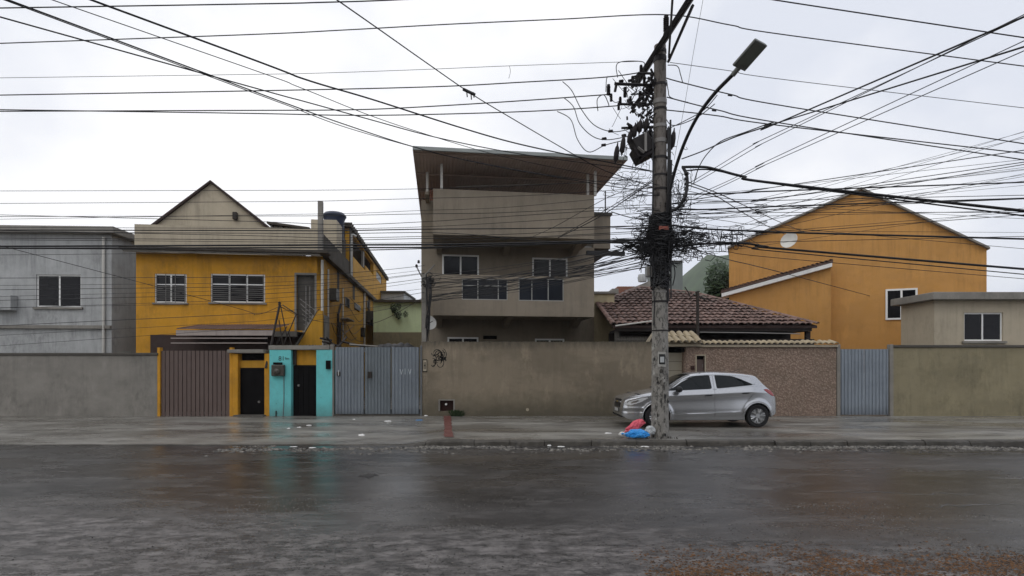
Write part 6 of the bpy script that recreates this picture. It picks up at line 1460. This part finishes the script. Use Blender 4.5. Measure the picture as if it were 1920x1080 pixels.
def across(x0, x1, hw0, hw1, name, mat, n=10, m_=14, off=.006):   # a pane laid across the sloping nose, windscreen or hatch
    vs_ = []; fs_ = []
    for i in range(n+1):
        x_ = x0+(x1-x0)*i/n; zt = interp(TOP, x_); zb = interp(BOT, x_); ro = min(.10, (zt-zb)*.30); we = halfw(x_, zt-ro); hw = hw0+(hw1-hw0)*i/n
        for j in range(m_+1):
            y_ = hw*(2*j/m_-1); c_ = min(1, abs(y_)/we)**(1/.72); z_ = zt-ro+ro*max(0, math.sin(math.acos(min(1, c_))))**.80
            vs_.append((x_, y_, z_+off))
    for i in range(n):
        for j in range(m_): a_ = i*(m_+1)+j; fs_.append((a_, a_+m_+1, a_+m_+2, a_+1))
    return MB(CMX).add(vs_, fs_).build(name, mat, car, smooth=60)
across(1.08, 1.74, .66, .545, 'windscreen', m_glass_car); across(3.41, 3.64, .50, .56, 'tailgate_window', m_glass_car)
def nose(z0, z1, hw, name, mat, off=.008):
    vs_ = []; fs_ = []; n, m_ = 6, 12
    for i in range(n+1):
        z_ = z0+(z1-z0)*i/n
        for j in range(m_+1):
            y_ = hw*(2*j/m_-1)*(1-.06*(i/n)); zz = z_+.016*(abs(y_)/.5)**2; x_ = xtop(zz, y_); vs_.append((x_-off+.03*(abs(y_)/.5)**3, y_, z_))
    for i in range(n):
        for j in range(m_): a_ = i*(m_+1)+j; fs_.append((a_, a_+1, a_+m_+2, a_+m_+1))
    return MB(CMX).add(vs_, fs_).build(name, mat, car, smooth=50)
nose(.655, .715, .46, 'grille', m_trim, .012); nose(.50, .615, .47, 'grille', m_trim, .012)
def cbox(x0, x1, y0, y1, z0, z1, name, mat, parent, bevel=0): f = MB(CMX); f.box(x0, x1, y0, y1, z0, z1); return f.build(name, mat, parent, bevel=bevel)
cbox(.4, 3.6, -.60, .60, .17, .86, 'underbody', m_trim, car)
f = MB(CMX); f.tube([(x_, 0, z_) for x_, z_ in ((1.5, .9), (3.3, .9))], .3, 8); f.build('cabin', m_trim, car)
# shut lines: thin dark grooves standing just off the skin
def groove(pl, name='shut_line', r_=.005):
    for sg in (-1, 1): MB(CMX).tube([(x_, sg*(halfw(x_, z_)+.0015), z_) for x_, z_ in pl], r_, 4).build(name, m_trim, car)
groove([(2.265, .27+.05*k) for k in range(15)] + [(2.262, 1.0), (2.262, 1.06), (2.262, 1.15), (2.262, 1.25), (2.262, 1.33)])
groove([(1.23, .30), (1.16, .45), (1.10, .62), (1.08, .75), (1.08, .90)])
groove([(3.02, .60), (3.12, .72), (3.22, .85), (3.27, .98)])
groove([(x_/10, .30) for x_ in range(13, 30)], r_=.004)
groove([(2.23+.012*k, .985) for k in range(8)], 'pillar_trim', .006)
for sg in (-1, 1):
    for xw in (.82, 3.35):
        c = CMX @ Vector((xw, sg*.745, .295)); ax = (V*sg)
        ty = MB().lathe([(.19, -.09), (.27, -.095), (.292, -.07), (.296, 0), (.292, .07), (.27, .092), (.205, .085), (.195, .05), (.19, .0)], c, 34, ax).build('wheel', m_tyre, car, smooth=40)
        MB().lathe([(.205, -.02), (.207, .086), (.195, .09), (.19, .06), (.185, .035), (.0, .03)], c, 30, ax).build('rim', m_trim, ty, smooth=30)
        rm = MB(CMX); 
        for k in range(6):
            a_ = math.pi*2*k/6+.25
            for da, w0 in ((-.17, .022), (.17, .022)):
                p0 = Vector((xw+.05*math.cos(a_), sg*.80, .295+.05*math.sin(a_))); p1 = Vector((xw+.185*math.cos(a_+da), sg*.815, .295+.185*math.sin(a_+da)))
                rm.tube([p0, (p0+p1)/2+Vector((0, sg*.012, 0)), p1], [w0, w0*1.0, w0*1.1], 5)
        rm.lathe([(.0, .06), (.05, .058), (.062, .03), (.06, 0)], CMX @ Vector((0, 0, 0)) if False else Vector((xw, sg*.77, .295)), 14, Vector((0, sg, 0)))
        rm.lathe([(.175, .03), (.185, .052), (.203, .052), (.208, .03)], Vector((xw, sg*.765, .295)), 30, Vector((0, sg, 0)))
        rm.build('hubcap', m_rim, ty, smooth=40)
        # inner arch liner
        n = 20; vs_ = []; fs_ = []
        for k in range(n+1):
            a_ = math.pi*1.06*k/n-.09; 
            for yy in (sg*.845 if False else sg*.80, sg*.45): vs_.append((xw+.352*math.cos(a_), yy, .295+.352*math.sin(a_)))
        for k in range(n): fs_.append((2*k, 2*k+1, 2*k+3, 2*k+2))
        MB(CMX).add(vs_, fs_).build('arch_liner', m_trim, car)
        ps = [Vector((xw+.348*math.cos(math.pi*1.04*k/18-.06), 0, .295+.348*math.sin(math.pi*1.04*k/18-.06))) for k in range(19)]
        MB(CMX).tube([(p.x, sg*(halfw(p.x, p.z)+.001), p.z) for p in ps if p.z > .22], .010, 5).build('arch_lip', m_paint, car, smooth=60)
    dd_ = fdoor[sg]; d3 = rdoor[sg]
    for x_, z_, pr_ in ((2.10, .83, dd_), (3.03, .885, d3)):
        y_ = sg*(halfw(x_, z_)+.008); f = MB(CMX); f.tube([(x_-.085, y_, z_-.006), (x_-.03, y_+sg*.022, z_), (x_+.05, y_+sg*.022, z_+.005), (x_+.09, y_, z_+.008)], [.014, .017, .017, .013], 7); f.build('handle', m_trim, pr_, smooth=60)
    f = MB(CMX); f.lathe([(.0, -.10), (.05, -.09), (.075, -.03), (.078, .03), (.05, .09), (0, .10)], (1.34, sg*.97, .99), 12, Vector((.25, 1, .1))); f.tube([(1.30, sg*.86, .95), (1.33, sg*.93, .965)], .03, 6); f.build('mirror', m_trim, car, smooth=60)
    f = MB(CMX); f.lathe([(.0, 0), (.045, 0), (.045, .02), (0, .025)], (.135, sg*.615, .40), 12, Vector((-.9, sg*.5, 0))); f.build('fog_lamp', m_head, car)
f = MB(CMX); f.box(-.012, .03, -.22, .22, .375, .475); pl_ = f.build('number_plate_holder', m_trim, car, bevel=.006)
f = MB(CMX); f.box(-.018, -.0125, -.20, .20, .385, .465); f.build('number_plate', surf('grey_number_plate', (.42, .42, .41), .5, var=.1, bmp=0), pl_)
f = MB(CMX); f.box(.005, .05, -.38, .38, .62, .655); f.build('grille_bar', m_paint, car, bevel=.012)
f = MB(CMX); f.box(-.002, .03, -.055, .055, .62, .655); f.build('badge', surf('gold_badge', (.35, .26, .08), .35, .7, bmp=0), car, bevel=.008)
f = MB(CMX); f.box(.0, .12, -.50, .50, .245, .30); f.build('lower_intake', m_trim, car, bevel=.015)
f = MB(CMX); f.tube([(1.02, -.55, 1.0), (1.05, 0, 1.01), (1.02, .55, 1.0)], .022, 6); f.build('wiper_cowl', m_trim, car)
f = MB(CMX); f.tube([(3.0, 0, 1.41), (3.25, 0, 1.51)], .006, 5); f.build('aerial', m_trim, car)

# ------------------------------------------------------------------ rubbish at the pole foot and litter
def bag(name, label, px, py, Y, sx, sy, sz, mat, seed, rot=0, tilt=0):
    t = thing(name, label, 'rubbish bag', at(px, py, Y)); bm = bmesh.new(); bmesh.ops.create_icosphere(bm, subdivisions=5, radius=1)
    for v in bm.verts:
        n = noise.noise(v.co*1.6+Vector((seed, 0, 0)))*.22+abs(noise.noise(v.co*4.2+Vector((seed, 3, 0))))*.16-abs(noise.noise(v.co*6+Vector((0, seed, 0))))*.20-abs(noise.noise(v.co*13+Vector((seed, 0, 5))))*.10
        v.co *= 1+n
        if v.co.z < -.55: v.co.z = -.55-(v.co.z+.55)*.1
    M_ = Matrix.Translation(at(px, py, Y)) @ Matrix.Rotation(rot, 4, 'Z') @ Matrix.Rotation(tilt, 4, 'Y') @ Matrix.Diagonal((sx, sy, sz, 1))
    mb = MB(M_); mb.add([v.co.copy() for v in bm.verts], [[v.index for v in f_.verts] for f_ in bm.faces]); bm.free()
    mb.build('bag_body', mat, t, smooth=32)
    kn = MB(M_); kn.lathe([(.28, -.05), (.10, .12), (.07, .2), (.16, .34), (.2, .42)], (-.98, 0, .1), 9, Vector((-1, 0, .25))); kn.build('bag_neck', mat, t)
    return t
bag('rubbish_bag', 'pink plastic rubbish bag leaning on the blue one at the pole foot', 1191, 799, 12.75, .25, .13, .105, m_pink, 3, .1, R(-30))
bag('rubbish_bag', 'blue plastic rubbish bag at the foot of the utility pole', 1195, 814.5, 12.3, .25, .16, .11, m_blue, 8, .05)
bag('rubbish_bag', 'small grey white plastic bag squeezed between the blue bag and the pole', 1219, 808, 12.35, .11, .11, .12, m_clear, 14, .6)
bag('rubbish_bag', 'crumpled white scrap bag at the end of the blue bag nearest the beige wall', 1167, 814, 12.4, .09, .08, .05, m_litter, 19, 1.2)
rb2 = MB(); rq = random.Random(6)
for k in range(46):
    p = Vector((PXc+rq.gauss(-.05, .18), YP-.2-abs(rq.gauss(0, .08)), .115)); s_ = rq.uniform(.015, .05)
    rb2.add([p+Vector((rq.uniform(-s_, s_), rq.uniform(-s_, s_), 0)) for _ in range(3)] + [p+Vector((0, 0, s_*1.3))], [(0, 1, 3), (1, 2, 3), (2, 0, 3)])
o = rb2.build('pole_foot_rubble', m_pebble); tag(o, 'small rubble and mortar crumbs heaped at the pole foot', kind='stuff')
def scrap(label, px, py, sx, sy, sz, seed, name='paper_scrap', mat=None):
    dz = .10; Y = (EYE-dz)*FOC/(py-PY0); z0 = walk_z(mx(px, Y), Y) if Y > KY+.14 else .004
    Y = (EYE-z0)*FOC/(py-PY0); c = Vector((mx(px, Y), Y, z0+.004)); rr = random.Random(seed); n = 8; vs = []
    for k in range(n):
        a_ = 6.283*k/n; q = rr.uniform(.7, 1.15); vs.append(c+Vector((sx*q*math.cos(a_), sy*q*math.sin(a_), 0)))
    for k in range(n): v = vs[k]; vs.append(c+(v-c)*.7+Vector((0, 0, sz*rr.uniform(.5, 1.1))))
    o = MB().add(vs, [(k, (k+1) % n, n+(k+1) % n, n+k) for k in range(n)] + [tuple(range(n, 2*n))]).build(name, mat or m_litter); return tag(o, label, 'litter', 'litter on the pavement')
scrap('white foam tray lying in the middle of the pavement before the gate', 678.5, 818, .11, .07, .05, 1, 'foam_tray')
scrap('flat white paper near the threshold of the corrugated gate', 727, 790, .10, .08, .02, 2)
scrap('small white scrap in front of the gate, halfway to the turquoise doorway', 664, 787, .05, .04, .02, 3)
scrap('thin white strip of litter before the turquoise doorway', 579, 798, .10, .05, .02, 4)
scrap('small white scrap next to the thin strip before the turquoise doorway', 561, 802, .06, .05, .02, 5)
scrap('white scrap nearest the ochre doorway on the pavement', 541, 804, .05, .04, .02, 6)
scrap('pale scrap at the road edge below the ochre doorway', 551, 838, .10, .04, .012, 7)
scrap('second pale scrap at the road edge, towards the gate', 585, 840, .10, .04, .012, 8)
scrap('white scrap at the foot of the beige wall by the gate post', 799, 780, .10, .06, .03, 9)
scrap('white scrap on the pavement between the wall and the rubbish bags', 1141, 813, .09, .05, .02, 10)
scrap('pale scrap in the gutter just right of the pole foot', 1250, 834, .05, .04, .03, 11)
scrap('pale paper in the gutter below the rubbish bags', 1208, 838, .12, .05, .015, 12)
scrap('pale scrap in the gutter towards the front of the kerb row', 1052, 838, .10, .05, .015, 13)
scrap('pale scrap in the gutter at the start of the kerb stones', 1030, 836, .06, .05, .02, 14)
scrap('blue scrap of plastic at the gate threshold', 786, 788, .10, .06, .01, 15, 'plastic_scrap', m_blue)
